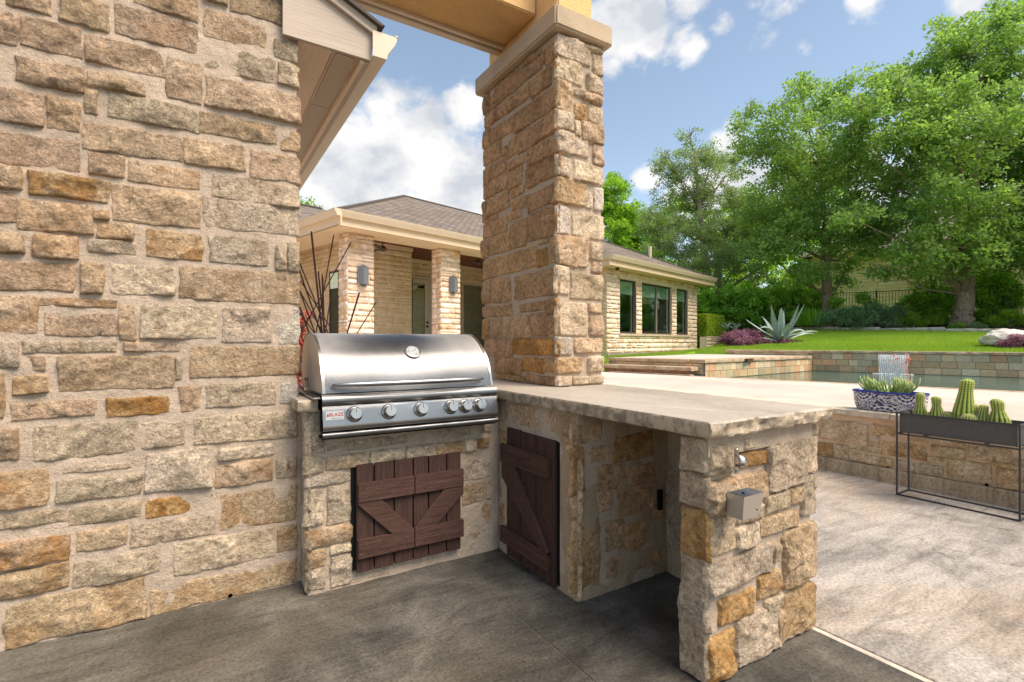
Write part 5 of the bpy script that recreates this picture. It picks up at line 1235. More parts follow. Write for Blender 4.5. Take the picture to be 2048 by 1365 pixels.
FP = HPl(S0, -1.5, 0, -1); hol = [(useg(FP, a, -1.5), useg(FP, b, -1.5), ZB, ZT) for a, b in (w1, w2, w3)]
u0, u1 = uset(FP, (S0, -1.5), (S1, -1.5))
farstones(house, FP, ashlar(u0 - .015, u1 + .01, .86, WS - .01, 71, (.12, .17), (.20, .46), .018, '111223345', hol)[:300])
SW = HPl(S0, -1.5, -1, 0); a, b = uset(SW, (S0, -1.5), (S0, 4))
items = [(SW, ashlar(a, b, .86, WS, 72, (.1, .15), (.2, .5), .014, '12345'))]
# windows
def m_glass():
    g = G('window_glass', .02, .5); tr = g.nt.nodes.new('ShaderNodeBsdfTransparent'); tr.inputs[0].default_value = (.86, .93, .88, 1); gl = g.nt.nodes.new('ShaderNodeBsdfGlossy'); gl.inputs['Roughness'].default_value = .015
    gl.inputs[0].default_value = (.85, .95, .88, 1); fr = g.nt.nodes.new('ShaderNodeLayerWeight'); fr.inputs['Blend'].default_value = .5; ms = g.nt.nodes.new('ShaderNodeMixShader')
    g.L(g.math('MULTIPLY_ADD', g.math('POWER', fr.outputs[1], 2.), .6, .18, True), ms.inputs[0]); g.L(tr.outputs[0], ms.inputs[1]); g.L(gl.outputs[0], ms.inputs[2]); g.L(ms.outputs[0], g.nt.nodes['Material Output'].inputs['Surface']); return g.m
GLASS = m_glass(); FRAME = m_plain('bronze_frame', (.075, .058, .048), .5, .4, .05); BLIND = m_plain('roller_blind', (.78, .96, .80), .8, .2, .05); ROOM = m_plain('room_dark', (.03, .032, .028), .9, .1, .3, 1)
hbox('room', (S0 + .31, .6, .9), (S1 - .31, .62, WS), ROOM, house); hbox('room_floor', (S0 + .31, -1.19, .88), (S1 - .31, .6, .9), ROOM, house)
for (a, b), mull in ((w1, None), (w2, True), (w3, None)):
    w = thing('window', None, None, HL((a + b) / 2, -1.4, ZB)); w.parent = house; w.matrix_basis = wmat(house).inverted() @ Matrix.Translation(HL((a + b) / 2, -1.4, ZB)) @ Matrix.Rotation(HA, 4, 'Z')
    f = .05; y0, y1 = -1.42, -1.36
    for q in (((a, y0, ZB), (a + f, y1, ZT)), ((b - f, y0, ZB), (b, y1, ZT)), ((a + f, y0, ZB), (b - f, y1, ZB + f)), ((a + f, y0, ZT - f), (b - f, y1, ZT))): hbox('frame', *q, FRAME, w)
    ps = [(a + f, b - f)]
    if mull: m_ = Hpx(1312, t=-1.4)[0]; hbox('mullion', (m_ - .045, y0 - .005, ZB + f), (m_ + .045, y1, ZT - f), m_plain('taupe_mullion', (.20, .16, .13), .5, .4, .05), w); ps = [(a + f, m_ - .045), (m_ + .045, b - f)]
    for p, q in ps:
        hbox('pane', (p, -1.392, ZB + f), (q, -1.386, ZT - f), GLASS, w); hbox('blind', (p, -1.378, ZT - .46), (q, -1.372, ZT - .06), BLIND, w)
    hbox('reveal', (b, -1.48, ZB), (b + .003, -1.2, ZT), FRAME, w)
hbox('sill_course', (w1[0] - .05, -1.545, ZB - .07), (w3[1] + .05, -1.44, ZB - .002), m_plain('sill_stone', (.58, .46, .32), .85, .2, .25, 6, .01, 20), house)

# roofs
def roofface(name, pts, up, parent, mat=ROOF):
    """polygon in the house frame with metre UVs: u across, v up the slope"""
    P = [HM @ Vector(p) for p in pts]; n = Vector((0, 0, 0))
    for i in range(len(P)): n += P[i].cross(P[(i + 1) % len(P)])
    if n.z < 0: P = P[::-1]
    n = Vector((0, 0, 0))
    for i in range(len(P)): n += P[i].cross(P[(i + 1) % len(P)])
    n.normalize(); U_ = Vector((0, 0, 1)).cross(n).normalized(); V_ = n.cross(U_); b = len(P)
    me = bpy.data.meshes.new(name); me.from_pydata([tuple(p) for p in P] + [tuple(p - n * .08) for p in P], [], [tuple(range(b)), tuple(range(2 * b - 1, b - 1, -1))] + [((i + 1) % b, i, b + i, b + (i + 1) % b) for i in range(b)])
    uv = me.uv_layers.new(name='UVMap')
    for l in me.loops: c = me.vertices[l.vertex_index].co; uv.data[l.index].uv = (c.dot(U_), c.dot(V_))
    return link(name, me, mat, parent)
def cap(a, b, parent, w=.09): obj('ridge_cap', MB().tube([HM @ Vector(a), HM @ Vector(b)], w, 6), RIDGE, parent)
m_ = .46; E = -.47; ZE = 3.86; U5 = 5.16; ZR = ZE + m_ * U5
rf = thing('roof', None, None, HL(3, 3, 4)); rf.parent = house; rf.matrix_basis = wmat(house).inverted() @ Matrix.Translation(HL(3, 3, 4))
roofface('shingle_slope', [(E, E, ZE), (9.5, E, ZE), (9.5, E + U5, ZR), (E + U5, E + U5, ZR)], 0, rf)
roofface('shingle_slope', [(E, E, ZE), (E + U5, E + U5, ZR), (E, E + 2 * U5, ZE)], 0, rf)
roofface('shingle_slope', [(E, E + 2 * U5, ZE), (9.5, E + 2 * U5, ZE), (9.5, E + U5, ZR), (E + U5, E + U5, ZR)], 0, rf)
cap((E, E, ZE), (E + U5, E + U5, ZR + .01), rf, .05); cap((E + U5, E + U5, ZR), (9.5, E + U5, ZR), rf, .05)
roofface('shingle_slope', [(-12, 4.2, 4.50), (2.2, 4.2, 4.50), (3.3, 7.3, 5.93), (-12, 7.3, 5.93)], 0, rf); cap((-12, 7.3, 5.94), (3.0, 7.3, 5.94), rf, .06)
e0, e1, et, ze, u_ = 7.30, 14.80, -1.97, 3.76, 3.75
roofface('shingle_slope', [(e0, et, ze), (e1, et, ze), (e1 - u_, et + u_, ze + m_ * u_)], 0, rf)
roofface('shingle_slope', [(e1, et, ze), (e1, 8, ze), (e1 - u_, 8, ze + m_ * u_), (e1 - u_, et + u_, ze + m_ * u_)], 0, rf)
roofface('shingle_slope', [(e0, et, ze), (e0, 8, ze), (e0 + u_, 8, ze + m_ * u_), (e0 + u_, et + u_, ze + m_ * u_)], 0, rf)
cap((e1, et, ze), (e1 - u_, et + u_, ze + m_ * u_), rf, .045)
vp = Hpx(1329, t=.1); 
hobj('vent_pipe', MB().tube([(13.0, -.15, 4.3), (13.0, -.15, 5.02)], .07, 12), CREAM_TRIM, rf)
def gutter(p, q, nrm, z, parent):
    """eave trim between two plan points, nrm = outward plan direction"""
    p, q, nn = Vector(p), Vector(q), Vector(nrm)
    pr = [(0, z - .135), (.075, z - .135), (.085, z - .10), (.12, z - .045), (.13, z), (0, z)]
    mb = MB(); mb.extrude([(p.x + nn.x * a, p.y + nn.y * a, zz) for a, zz in pr], (q.x - p.x, q.y - p.y, 0)); hobj('gutter', mb, CREAM_TRIM, parent, auto=20)
    mb = MB(); pr = [(-.03, z - .30), (-.001, z - .30), (-.001, z - .02), (-.03, z - .02)]; mb.extrude([(p.x + nn.x * a, p.y + nn.y * a, zz) for a, zz in pr], (q.x - p.x, q.y - p.y, 0)); hobj('fascia', mb, CREAM, parent)
gutter((E, E - .0, 0), (7.30, E, 0), (0, -1, 0), ZE, house); gutter((E, 9, 0), (E, E - .12, 0), (-1, 0, 0), ZE, house)
gutter((e0 - .12, et, 0), (e1 + .12, et, 0), (0, -1, 0), ze, house); gutter((e0, E, 0), (e0, et, 0), (-1, 0, 0), ze, house); gutter((e1, 8, 0), (e1, et, 0), (1, 0, 0), ze, house)
hbox('soffit', (E, E, WS + .01), (7.3, .001, WS + .03), CREAM, house); hbox('soffit', (E, .002, WS + .01), (.001, 9, WS + .03), CREAM, house)
hbox('soffit', (e0, et, WS - .08), (e1, -1.2, WS - .06 + .0), CREAM, house); hbox('soffit', (e0, -1.19, WS - .08), (S0, E, WS - .06), CREAM, house)
hbox('frieze', (S0 + .0, -1.56, WS - .055), (S1, -1.50, WS + .1), CREAM, house)
hbox('header_beam', (.002, .002, WS + .012), (7.7, .36, 3.94), CREAM, house); hbox('header_beam', (.002, .361, WS + .012), (.36, 8.5, 3.94), CREAM, house)
CEILW = m_plain('stained_ceiling', (.17, .058, .030), .6, .3, .2, 8)
hbox('ceiling_edge', (.361, .361, 3.90), (.95, 9, 3.93), CREAM, house)
for k in range(17): hbox('ceiling_board', (.952, .365 + k * .19, 3.90), (7.7, .365 + k * .19 + .186, 3.92), CEILW, house)
# portico walls
ZA = .6
hbox('portico_wall', (.952, 2.105, ZA), (3.15, 2.4, 3.80), MORTAR_FAR, house); hbox('portico_wall', (.955, 2.41, ZA), (1.25, 9, 3.9), MORTAR_FAR, house)
hbox('portico_wall', (3.15, 3.565, ZA), (7.7, 3.8, 3.9), MORTAR_FAR, house); hbox('portico_wall', (2.9, 2.41, ZA), (3.145, 3.56, 3.9), MORTAR_FAR, house)
hbox('wall_frieze', (.945, 2.06, 3.80), (3.17, 2.12, 3.899), CREAM, house); hbox('wall_frieze', (3.15, 3.53, 3.80), (7.7, 3.57, 3.899), CREAM, house)
hbox('portico_floor', (-.3, -.3, .3), (7.76, 3.6, .84), DECK, house)
WA = HPl(.95, 2.1, 0, -1); WB = HPl(.95, 2.1, -1, 0); WC = HPl(3.15, 3.56, 0, -1)
dr = (Hpx(826, t=3.5)[0], Hpx(858, t=3.5)[0]); wn = (Hpx(927, t=3.5)[0], 7.5); zd = zat(553, Hpx(840, t=3.5)[2]); zw = zat(571, Hpx(940, t=3.5)[2])
items += [(WA, ashlar(*uset(WA, (.95, 2.1), (3.14, 2.1)), .86, 3.79, 73, (.1, .15), (.25, .6), .012, '2466')),
          (WB, ashlar(*uset(WB, (.95, 2.1), (.95, 8.8)), .86, 3.88, 74, (.1, .15), (.25, .6), .012, '2466', [(useg(WB, .95, 2.62), useg(WB, .95, 2.15), .9, 3.05)])),
          (WC, ashlar(*uset(WC, (3.16, 3.56), (7.6, 3.56)), .86, 3.79, 75, (.1, .15), (.25, .6), .012, '2466', [(useg(WC, dr[0] - .05, 3.56), useg(WC, dr[1] + .1, 3.56), .8, zd), (useg(WC, wn[0], 3.56), useg(WC, wn[1], 3.56), .9, zw)]))]
joinstones('wall_stones', house, items)
DOORP = m_plain('taupe_door_paint', (.50, .43, .33), .5, .4, .05)
d = thing('door', None, None); d.parent = house; d.matrix_basis = wmat(house).inverted() @ Matrix.Translation(HL(dr[0], 3.5, .85)) @ Matrix.Rotation(HA, 4, 'Z')
hbox('door_frame', (dr[1], 3.49, .85), (dr[1] + .09, 3.57, zd), DOORP, d); hbox('door_frame', (dr[0] - .05, 3.49, zd - .08), (dr[1], 3.57, zd), DOORP, d)
hbox('stile', (dr[1] - .17, 3.50, .85), (dr[1] - .005, 3.55, zd - .09), DOORP, d); hbox('top_rail', (dr[0], 3.50, zd - .24), (dr[1] - .17, 3.55, zd - .09), DOORP, d); hbox('bottom_rail', (dr[0], 3.50, .85), (dr[1] - .17, 3.55, 1.1), DOORP, d)
hbox('pane', (dr[0], 3.52, 1.1), (dr[1] - .17, 3.53, zd - .24), GLASS, d); hbox('backing', (dr[0] - .05, 3.556, .85), (dr[1], 3.562, zd - .1), ROOM, d)
for z, r in ((1.85, .035), (1.72, .04)): hobj('handle', MB().lathe([(0, -.02), (r, -.02), (r, .0), (.02, .01), (.03, .05), (0, .06)], 12, Matrix.Translation((dr[1] - .08, 3.495, z)) @ Matrix.Rotation(R(90), 4, 'X')), BLACK, d, smooth=True)
w = thing('window', None, None); w.parent = house; w.matrix_basis = wmat(house).inverted() @ Matrix.Translation(HL(wn[0], 3.5, .9)) @ Matrix.Rotation(HA, 4, 'Z')
hbox('frame', (wn[0] - .05, 3.50, .9), (wn[0], 3.565, zw), DOORP, w); hbox('frame', (wn[0] - .05, 3.50, zw), (wn[1], 3.565, zw + .05), DOORP, w)
hbox('pane', (wn[0], 3.52, .9), (wn[1], 3.53, zw), GLASS, w); hbox('backing', (wn[0], 3.556, .9), (wn[1], 3.562, zw), ROOM, w)
hbox('blind', (wn[0] + .01, 3.54, 2.95), (wn[1], 3.545, zw - .01), m_plain('dark_shade', (.09, .11, .09), .8, .2, 0), w)
w = thing('window', None, None); w.parent = house; w.matrix_basis = wmat(house).inverted() @ Matrix.Translation(HL(.95, 2.4, .9)) @ Matrix.Rotation(HA, 4, 'Z')
hbox('backing', (.948, 2.15, .9), (.954, 2.62, 3.05), ROOM, w); hbox('pane', (.935, 2.17, .93), (.94, 2.60, 3.02), m_plain('dark_window_glass', (.02, .035, .022), .25, .3, .3, 1), w); hbox('blind', (.930, 2.17, 2.6), (.934, 2.60, 3.0), BLIND, w)
for q in (((.92, 2.13, .9), (.946, 2.17, 3.05)), ((.92, 2.60, .9), (.946, 2.64, 3.05)), ((.92, 2.17, 3.01), (.946, 2.60, 3.05)), ((.915, 2.17, 1.72), (.934, 2.60, 1.75))): hbox('frame', *q, FRAME, w)

hbox('side_wing_wall', (-12, 5.3, .6), (.94, 6.5, 4.62), WALLSTONE, house)
# portico columns, each with its corner stones
for (px0, lab, nm) in ((695, 'nearer sunlit stone column of the far portico, at its left corner', 1), (882.5, 'second stone column of the far portico, right of the open door', 2)):
    s0 = Hpx(px0, t=0)[0]; wd = .64 if nm == 1 else Hpx(920.5, t=0)[0] - s0; dp = .39
    c = thing('portico_column', lab, 'column', HL(s0 + .3, .2, .6), 'stone columns of the far portico')
    hbox('mortar', (s0 + .008, .008, .6), (s0 + wd - .008, dp - .008, WS + .005), MORTAR_FAR, c)
    F_ = HPl(s0, 0, 0, -1); L_ = HPl(s0, 0, -1, 0); r5 = random.Random(nm)
    farstones(c, F_, ashlar(-.012, wd + .008, .86, WS - .005, 80 + nm * 2, (.11, .16), (.14, .42), .013, '1122334'))
    a, b = uset(L_, (s0, 0), (s0, dp)); farstones(c, L_, ashlar(a, b + .012, .86, WS - .005, 90 + nm * 2, (.11, .16), (.14, .3), .013, '1122334'))
    # wall lamp
LAMPG = m_plain('lamp_grey', (.16, .165, .18), .4, .5, .05)
for (pxa, pxb, yt, yb, lab) in ((716.5, 738.5, 526, 576, 'grey angular wall lamp on the nearer portico column'), (900, 915.5, 548, 591, 'grey angular wall lamp on the second portico column')):
    sa, _, da = Hpx(pxa, t=-.06); sb, _, db = Hpx(pxb, t=-.06); zt_, zb_ = zat(yt + 3, (da + db) / 2), zat(yb - 3, (da + db) / 2); sc_, hw = (sa + sb) / 2, (sb - sa) / 2
    lp = thing('wall_lamp', lab, 'wall lamp', HL(sc_, -.05, zb_), 'wall lamps on the far portico')
    mb = MB(); mb.extrude([(sc_ - hw, -.028, zb_ + .06), (sc_, -.028, zb_), (sc_ + hw, -.028, zb_ + .06), (sc_ + hw, -.028, zt_ - .06), (sc_, -.028, zt_), (sc_ - hw, -.028, zt_ - .06)], (0, -.015, 0)); hobj('back_plate', mb, LAMPG, lp, bevel=.003)
    k = hw * .42; z0_, z1_ = zb_ + .035, zt_ - .035; mb = MB()
    mb.v = [(sc_ - hw * .85, -.044, z0_ + .02), (sc_ - k, -.15, z0_ - .0), (sc_ + k, -.15, z0_), (sc_ + hw * .85, -.044, z0_ + .02), (sc_ - hw * .85, -.044, z1_ - .02), (sc_ - k, -.15, z1_ - .05), (sc_ + k, -.15, z1_ - .05), (sc_ + hw * .85, -.044, z1_ - .02)]
    mb.f = [(0, 1, 5, 4), (1, 2, 6, 5), (2, 3, 7, 6)]; sh = hobj('shade', mb, LAMPG, lp); sh.modifiers.new('t', 'SOLIDIFY').thickness = .006
    hobj('lens', MB().box((sc_ - k, -.12, (z0_ + z1_) / 2 - .12), (sc_ + k, -.05, (z0_ + z1_) / 2 + .12)), m_plain('lens_dark', (.05, .05, .055), .4, .4, 0), lp)
def fan(s, t, z, lab, rot):
    f = thing('ceiling_fan', lab, 'ceiling fan', HL(s, t, z)); M0 = HM @ Matrix.Translation((s, t, z)); FB = bpy.data.materials.get('fan_bronze') or m_plain('fan_bronze', (.07, .055, .042), .45, .4, .1)
    obj('downrod', MB().tube([M0 @ Vector((0, 0, .08)), M0 @ Vector((0, 0, 3.9 - z))], .013, 8), FB, f)
    obj('motor', MB().lathe([(0, -.05), (.05, -.045), (.10, -.01), (.10, .03), (.05, .09), (.03, .10), (0, .10)], 20, M0), FB, f, smooth=True)
    for k in range(3):
        Mb = M0 @ Matrix.Rotation(rot + k * 2.0944, 4, 'Z') @ Matrix.Rotation(R(11), 4, 'X'); mb = MB(); mb.extrude([Mb @ Vector(p) for p in ((.09, -.03, .0), (.3, -.07, 0), (.66, -.055, 0), (.68, .02, 0), (.3, .06, 0), (.09, .03, 0))], Mb.to_3x3() @ Vector((0, 0, .01))); obj('blade', mb, FB, f)
fan(1.62, 1.2, 3.55, 'bronze three-bladed ceiling fan under the far portico, between its columns', R(-18)); fan(5.0, 1.3, 3.60, 'bronze ceiling fan half hidden behind the tall stone column', R(165))
dm = thing('security_camera', 'small dark dome camera under the eave of the far house', 'security camera', HL(7.95, -1.75, WS - .12))
hobj('dome', MB().lathe([(0, -.06), (.03, -.055), (.055, -.03), (.065, 0)], 16, Matrix.Translation((7.95, -1.75, WS - .10))), BLACK, dm, smooth=True); hobj('base', MB().lathe([(.068, 0), (.07, .018), (0, .018)], 16, Matrix.Translation((7.95, -1.75, WS - .10))), BLACK, dm)
# small retaining wall beside the wing
rt = thing('garden_wall', 'short dry-stacked stone wall under the clipped hedge, right of the far house', 'stone wall', HL(15.4, -1.9, .9)); RT = HPl(14.4, -1.9, 0, -1)
hbox('wall_core', (14.35, -1.895, .6), (16.4, -1.6, 1.42), MORTAR_FAR, rt); farstones(rt, RT, ashlar(*uset(RT, (14.36, -1.9), (16.4, -1.9)), .8, 1.44, 77, (.12, .18), (.25, .5), .016, '2446'))

# neighbour's house behind the fence
nb = thing('neighbour_house', 'neighbouring stone house with brown shingle roof behind the iron fence and trees', 'house', HL(29, -8, 2.5))
NPn = HPl(28., -2, -1, 0); hbox('wall', (28.005, -30, 2.), (36, -2.5, 6.35), WALLSTONE, nb)
a, b = uset(NPn, (28, -2.5), (28, -16)); o = joinstones('wall_stones', nb, [(NPn, ashlar(a, b, 2.2, 6.3, 78, (.16, .24), (.35, .9), .02, '12346'))], m_wallstone('neighbour_limestone', (.78, .56, .36), (.88, .69, .48), (.84, .62, .40)))
roofface('roof', [(27.4, -30.6, 6.25), (27.4, -1.9, 6.25), (32, -6.4, 8.4), (32, -26, 8.4)], 0, nb); roofface('roof', [(27.4, -1.9, 6.25), (36.6, -1.9, 6.25), (32, -6.4, 8.4)], 0, nb)
gm = MB().box((27.28, -30.6, 6.12), (27.41, -1.8, 6.27)); hobj('gutter', gm, CREAM_TRIM, nb); hobj('downspout', MB().box((27.86, -6.9, 2.3), (27.96, -6.8, 6.15)), CREAM_TRIM, nb)
tq = Hpx(1966, s=27.9)[1]; hbox('window', (27.93, tq - .8, 3.2), (27.975, tq + .3, 5.0), GLASS, nb); hbox('window_frame', (27.90, tq - .9, 5.0), (27.99, tq + .4, 5.1), CREAM, nb); hbox('window_back', (27.976, tq - .8, 3.2), (28.0, tq + .3, 5.0), ROOM, nb)
# ------------------------------------------------------------------ plants
def leaf_mesh(name, P, size, seed, tone, up=.5, elong=1.7, droop=0., Nrm=None):
    rng = np.random.default_rng(seed); n = len(P)
    nr = rng.normal(size=(n, 3)); nr[:, 2] += up * 1.6
    if Nrm is not None: nr += Nrm * 1.2
    nr /= np.linalg.norm(nr, axis=1)[:, None]
    d = rng.normal(size=(n, 3)); d[:, 2] -= droop; d -= nr * (d * nr).sum(1)[:, None]; d /= np.linalg.norm(d, axis=1)[:, None] + 1e-9
    w = np.cross(nr, d); L_ = size * rng.uniform(.65, 1.35, n)[:, None]; W_ = L_ / elong
    base = P - d * L_ * .5; tip = P + d * L_ * .5 - nr * L_ * .08; m = P - d * L_ * .05
    V = np.stack([base, m + w * W_ * .5 + nr * L_ * .05, tip, m - w * W_ * .5 + nr * L_ * .05], 1).reshape(-1, 3)
    C_ = np.zeros((n, 4, 4), np.float32); C_[:, :, 0] = np.clip(tone + rng.uniform(-.18, .22, n), 0, 1)[:, None]; C_[:, :, 1] = rng.uniform(.2, .8, n)[:, None]; C_[:, :, 3] = 1
    return npmesh(name, V, np.arange(4 * n).reshape(n, 4), False, C_.reshape(-1, 4))
def lobes_points(lobes, dens, seed, csize=.42, flat=.62, cl=1.):
    """leaf positions: each lobe is a loose ellipsoid of flattened sprays, fuller toward its outside"""
    rng = np.random.default_rng(seed); Ps = []; Ts = []
    for c, r, tone in lobes:
        r3 = np.array([r, r, r * .8]) if not hasattr(r, '__len__') else np.array(r)
        k = max(4, int(cl * 5.5 * (r3.prod()**(1 / 3) / csize)**2.1))
        d = rng.normal(size=(k, 3)); d /= np.linalg.norm(d, axis=1)[:, None]; q = rng.uniform(.12, 1.12, k)**.55
        cc = np.array(c) + d * q[:, None] * r3
        for j in range(k):
            cs = csize * rng.uniform(.5, 1.3); m = int(dens * (cs / csize)**2); e = rng.normal(size=(m, 3)); e /= np.linalg.norm(e, axis=1)[:, None]
            rad = rng.uniform(0, 1, m)**.5; off = e * rad[:, None] * np.array([cs, cs, cs * flat]); off[:, 2] -= .25 * (off[:, 0]**2 + off[:, 1]**2) / cs
            Ps.append(cc[j] + off); lt = tone + rng.uniform(-.34, .34) + .18 * d[j, 2]; Ts.append(np.full(m, lt))
    return np.concatenate(Ps), np.concatenate(Ts)
def px_lobes(d0, L_, seed=0):
    r = random.Random(seed); o = []
    for e in L_:
        px, py, rad = e[:3]; dd = e[3] if len(e) > 3 else r.uniform(-1.2, 1.2); tn = e[4] if len(e) > 4 else r.uniform(.25, .6)
        o.append((tuple(P3(px, py, d0 + dd)), rad, tn))
    return o
def limb(pts, rads, parent, mat, name='limb', n=9, seed=1):
    r = random.Random(seed); Q = []; RR = []
    for i in range(len(pts) - 1):
        a, b = Vector(pts[i]), Vector(pts[i + 1])
        for k in range(4):
            t = k / 4; j = .12 * rads[i] if (i or k) else 0; Q.append(a.lerp(b, t) + Vector((r.uniform(-j, j), r.uniform(-j, j), 0))); RR.append(rads[i] * (1 - t) + rads[i + 1] * t)
    Q.append(Vector(pts[-1])); RR.append(rads[-1]); return obj(name, MB().tube(Q, RR, n), mat, parent, smooth=True)
def tree(name, label, cat, d0, trunk, tr, lobes, leafmat, bark, dens, size, seed, limbs=(), csize=.42, branches=True, group=None, cl=1., elong=1.7, up=.5, zbase=None):
    base = P3(trunk[0][0], trunk[0][1], d0)
    t = thing(name, label, cat, base, group); pts = [P3(px, py, d0) for px, py in trunk]
    ex = [pts[0] - Vector((0, 0, .35))] + [pts[0] + Vector((0, 0, .02))] + [pts[0].lerp(pts[1], .12)] + pts[1:]
    limb(ex, [tr[0] * 1.45, tr[0] * 1.22, tr[0] * 1.0] + list(tr[1:]), t, bark, 'trunk', 14, seed)
    for i, (lp, lr) in enumerate(limbs): limb([P3(a, b, d0 + (c[0] if c else 0)) for a, b, *c in lp], lr, t, bark, 'limb', 9, seed + i)
    Lb = px_lobes(d0, lobes, seed)
    if branches:
        mb = MB(); r = random.Random(seed + 50)
        for c, rad, _ in Lb:
            c = Vector(c); best = min(pts[1:], key=lambda p: (p - c).length + max(0, p.z - c.z + .6) * 2)
            mid = best.lerp(c, .5) + Vector((0, 0, -.25)); w = min(.11, .03 + .03 * (rad if not hasattr(rad, '__len__') else rad[0]))
            mb.tube([best, mid, c], [w, w * .7, w * .35], 6, False)
            for k in range(7):
                dv = Vector((r.gauss(0, 1), r.gauss(0, 1), r.gauss(.4, .7))).normalized() * (rad if not hasattr(rad, '__len__') else rad[0]) * r.uniform(.6, 1.02)
                mb.tube([c, c + dv * .5 + Vector((0, 0, .08)), c + dv], [w * .4, w * .22, .006], 4, False)
        obj('branches', mb, bark, t, smooth=True)
    P, T_ = lobes_points(Lb, dens, seed, csize, cl=cl); me = leaf_mesh('foliage', P, size, seed + 9, T_, up, elong); o = link('foliage', me, leafmat, t); o['kind'] = 'stuff'; return t

tree('oak_tree', 'largest oak with a thick forked grey trunk, rightmost tree on the lawn edge', 'tree', 18.25, [(1925, 645), (1930, 590), (1937, 520), (1945, 420), (1950, 300), (1960, 160)], [.29, .26, .24, .18, .12, .05],
     [(1950,115,1.7),(1860,165,1.35),(2060,150,2.0),(1790,265,1.45),(1905,270,1.9,-1.4),(1990,290,2.1),(2110,320,2.2),(1765,385,1.4),(1880,410,1.7,-1.2),(2020,440,1.8,-.8),(1745,470,1.05),(1840,500,1.0,-1.2),(1960,505,1.1,-1.4),(2090,480,1.5),
      (1722,215,.95),(1700,275,.8),(1762,170,.8),(1690,330,.9),(2000,55,1.0),(1905,80,.9),(2160,210,2.0),(2190,400,1.9),(1930,350,1.6,1.8),(1830,340,1.5,1.5),(1800,190,1.0),(1710,440,.7),(1770,540,.45),(2030,40,.8),(1890,210,1.2,-1.)],
     LEAF_OAK, BARK, 62, .135, 11, limbs=(([(1918, 588), (1897, 545), (1880, 480), (1850, 380)], [.15, .13, .11, .05]), ([(1940, 520), (1975, 498), (2010, 485), (2060, 420)], [.13, .11, .10, .04]), ([(1940, 470), (1900, 400), (1860, 300)], [.12, .09, .04])), csize=.40)
tree('oak_tree', 'oak with a straight slim trunk in the garden bed, left of the largest oak', 'tree', 21.1, [(1655, 648), (1654, 590), (1652, 520), (1650, 440), (1644, 380), (1640, 330)], [.21, .20, .18, .12, .07, .03],
     [(1640,225,1.35),(1565,245,1.1),(1545,310,1.1),(1640,320,1.7,-1.),(1570,400,1.5),(1665,430,1.7,-1.2),(1715,330,1.3),(1600,470,1.4,-1.),(1700,500,1.1),(1520,440,1.1),(1600,185,.75),(1690,190,.85),(1500,225,.55),(1725,215,.8),
      (1610,545,.8,-1.),(1690,545,.7),(1735,440,.8),(1530,500,1.0),(1500,290,.7),(1600,330,1.4,1.5),(1480,250,.35),(1600,420,1.3,1.8)], LEAF_OAK, BARK, 58, .125, 22,
     limbs=(([(1653, 500), (1620, 420), (1590, 330), (1560, 260)], [.11, .09, .07, .03]), ([(1652, 480), (1690, 400), (1700, 300)], [.10, .08, .03])), csize=.40)
tree('elm_tree', 'tall fine-leaved grey-green elm behind the far house, right of its roof', 'tree', 24., [(1412, 668), (1411, 600), (1413, 540), (1405, 470), (1398, 400), (1390, 300)], [.22, .20, .18, .13, .10, .04],
     [(1388,325,1.15),(1348,345,.8),(1425,310,.8),(1365,400,1.45),(1430,385,1.4),(1305,440,1.0),(1375,470,1.7),(1450,465,1.6),(1325,495,1.0),(1415,530,1.3,-1.),(1480,525,1.2),(1495,415,1.1),(1470,330,.8),(1535,560,.8),(1380,275,.5),(1315,330,.45),(1335,310,.4)],
     LEAF_ELM, BARK_GREY, 92, .085, 33, limbs=(([(1436, 600, .8), (1434, 560, .8), (1440, 520, .8), (1460, 440, .8)], [.24, .22, .15, .06]), ([(1438, 590, .8), (1465, 572, .4), (1490, 556, .2), (1530, 530, 0)], [.09, .08, .06, .03])), csize=.36)
tree('maple_tree', 'bright green pointed tree seen just right of the tall stone column', 'tree', 30., [(1232, 640), (1231, 560), (1230, 480), (1228, 380)], [.2, .16, .1, .04],
     [(1228,385,1.0),(1213,430,1.4),(1245,420,1.0),(1228,480,1.7),(1262,485,.9),(1225,352,.4),(1240,365,.4),(1256,440,.6),(1262,430,.9),(1280,455,1.1),(1295,500,1.3),(1212,400,.9)], LEAF_BRIGHT, BARK_GREY, 80, .14, 44, csize=.42)
tree('shade_tree', 'small tip of a tree showing above the roof ridge at the far left', 'tree', 27., [(606, 640), (606, 560), (606, 450)], [.2, .15, .06], [(604,402,.45),(590,425,.9),(618,420,.5)], LEAF_BRIGHT, BARK_GREY, 60, .13, 45, branches=False)
tree('small_tree', 'young yellow-green tree between the two oaks, in front of the fence', 'small tree', 20.3, [(1868, 648), (1866, 600), (1862, 560)], [.05, .04, .02],
     [(1850,555,.5,0,.9),(1875,545,.45,0,.9),(1885,575,.4,0,.9),(1840,575,.35,0,.8),(1862,530,.35,0,.9)], LEAF_BRIGHT, BARK_GREY, 26, .10, 46, csize=.26)
P, T_ = lobes_points(px_lobes(34, [(1300,540,2.0,0,.7),(1400,570,2.2,0,.8),(1455,500,2.6,0,.7),(1560,470,2.8,0,.6),(1520,570,2.4,-3,.9),(1350,430,1.7,0,.5),(1650,540,2.6,0,.7),(1285,490,1.6,0,.6),(1740,500,2.6,2,.5),(1850,560,2.0,-6,.8),(1600,590,2.0,-3,.9),(1480,430,2.2,2,.4),(1250,560,2.4,2,.5),(1640,380,2.6,4,.35),(1430,610,1.6,-4,.6)], 5), 60, 55, .55)
tag(link('distant_trees', leaf_mesh('distant_trees', P, .19, 56, T_), LEAF_BRIGHT), kind='stuff')

